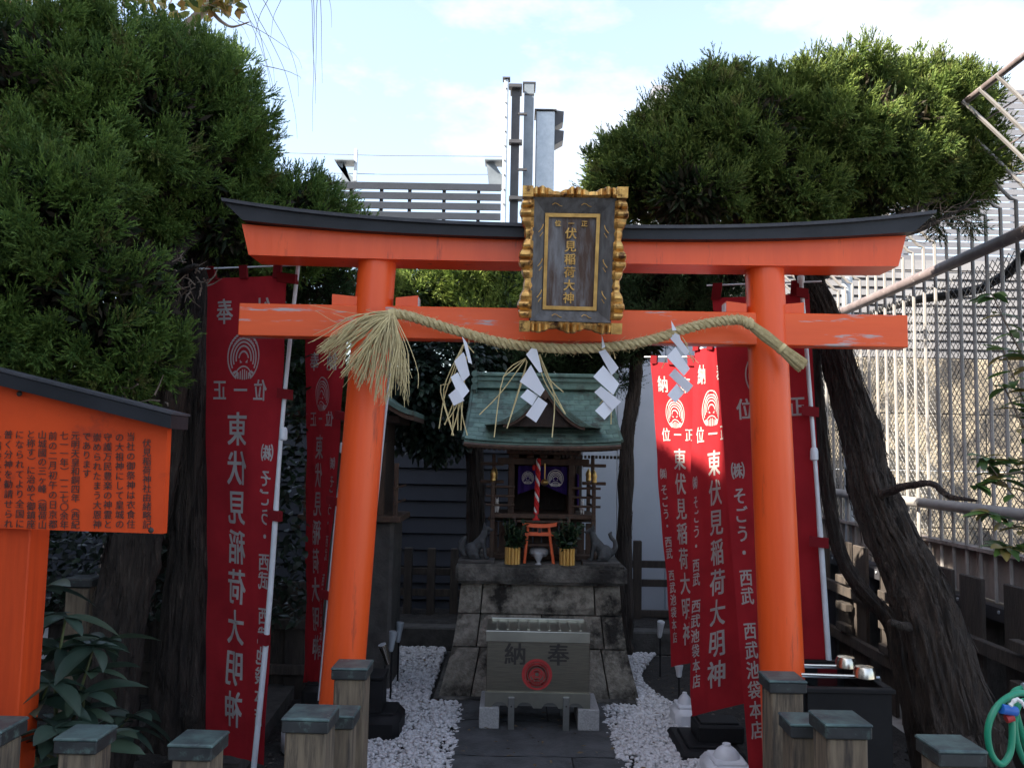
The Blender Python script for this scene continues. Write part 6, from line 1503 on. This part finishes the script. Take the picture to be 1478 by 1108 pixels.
# ---------------------------------------------------------------- leafy bush lower left: every leaf its own piece
def bush(name, label, base, stems, leafmeshes, per, seed, rad, m=M['stem'], whorl=False, grow=.6, sc=(.7, 1.15)):
    t = thing(name, base, label, 'bush'); rg = np.random.RandomState(seed)
    for (pts, r_) in stems:
        p = spline([P(*q) if not isinstance(q, Vector) else q for q in pts], 16); MB().tube(p, [r_ * (1 - .6 * i / 16) for i in range(17)], 6).build('stem', m, t, True)
        for j in range(per):
            k = 16 - int((rg.rand() ** 1.6) * 16 * grow) if not whorl else 16 - (j // 6) * 4
            k = max(1, k); a_ = rg.rand() * 6.28 if not whorl else j * 1.05 + (j // 6) * .5 + rg.uniform(-.2, .2)
            pitch = rg.uniform(-.35, .45); o = place('leaf', leafmeshes[rg.randint(len(leafmeshes))], t, p[k], (pitch, rg.uniform(-.4, .4), a_), (rg.uniform(*sc),) * 3)
    return t
lm = [leaf_mesh('leaf', .19, .082, BROAD, c, .35, dr) for c, dr in (((.035, .060, .042), .3), ((.045, .075, .055), .15), ((.028, .048, .036), .45), ((.05, .08, .05), .25))]
YL = 2.85
st_ = [([(90, 1140, YL + .1), (80, 1000, YL), (95, 890, YL)], .009), ([(85, 1140, YL), (110, 1020, YL), (135, 935, YL)], .008), ([(60, 1140, YL), (50, 1050, YL - .1), (70, 985, YL - .15)], .008), ([(100, 1140, YL), (115, 1060, YL), (122, 1000, YL - .05)], .008),
       ([(110, 1140, YL), (150, 1080, YL + .1), (185, 1035, YL + .1)], .007), ([(55, 1140, YL), (45, 960, YL + .1), (60, 850, YL + .1)], .008), ([(110, 1150, YL), (130, 1100, YL - .2), (150, 1065, YL - .1)], .007), ([(45, 960, YL), (75, 935, YL + .1), (150, 925, YL + .15)], .006), ([(90, 1100, YL), (60, 1080, YL - .2), (80, 1050, YL - .25)], .006)]
bush('leafy_bush', 'dark bush of long leathery leaves between the sign post and the leaning trunk', (P(85, 1100, YL).x, YL, 0), st_, lm, 14, 51, .1, whorl=True, sc=(.6, 1.05))
# small leaved dark hedge behind sign post
q = P(110, 720, 5.0)
hd = thing('dark_hedge', (q.x, 5.1, 0), 'dark mass of shrub leaves behind the orange sign post', 'hedge'); it = []; rg = np.random.RandomState(61)
for i in range(7500):
    it.append((P(rg.uniform(-250, 440), rg.uniform(480, 900), rg.uniform(4.7, 5.2)), Vector((rg.uniform(-1, 1), rg.uniform(-1, .2), rg.uniform(-.8, .6)))))
leaves_joined('foliage', it, .07, .035, [(.014, .028, .016), (.02, .038, .02), (.010, .018, .011)], hd, 5)
for px in (60, 250): a_ = P(px, 500, 5.1); MB().tube([(a_.x, 5.15, 0), a_], [.05, .03], 10).build('stem', M['bark'], hd, True)
# fresh leaves at the right edge
lm2 = [leaf_mesh('leaf', .085, .038, BROAD, c, .3, dr) for c, dr in (((.05, .10, .025), .2), ((.08, .15, .035), .1), ((.035, .07, .02), .3), ((.16, .13, .04), .2))]
YK = 2.9
s2 = [([(1560, 760, YK + .1), (1500, 660, YK), (1450, 560, YK)], .006), ([(1540, 600, YK), (1480, 520, YK), (1432, 425, YK)], .005), ([(1560, 700, YK), (1480, 680, YK), (1410, 700, YK)], .005), ([(1560, 800, YK), (1490, 770, YK), (1425, 740, YK)], .005), ([(1560, 760, YK), (1480, 730, YK), (1420, 660, YK)], .004),
      ([(1540, 640, YK), (1490, 600, YK), (1448, 505, YK)], .005), ([(1560, 840, YK), (1500, 800, YK), (1450, 790, YK)], .004), ([(1560, 700, YK), (1500, 700, YK + .1), (1460, 665, YK + .1)], .004)]
base = Vector((P(1590, 900, YK).x, YK, 0))
bt = bush('camellia_bush', 'fresh green leaved bush reaching in at the right edge', base, [([base, Vector((base.x, YK, .9)), P(1560, 760, YK)], .014)] + s2, lm2, 26, 71, .1, m=M['twig'], grow=.9, sc=(.75, 1.1))

# strip helper keys
for o in bpy.data.objects:
    if '_o' in o: del o['_o']
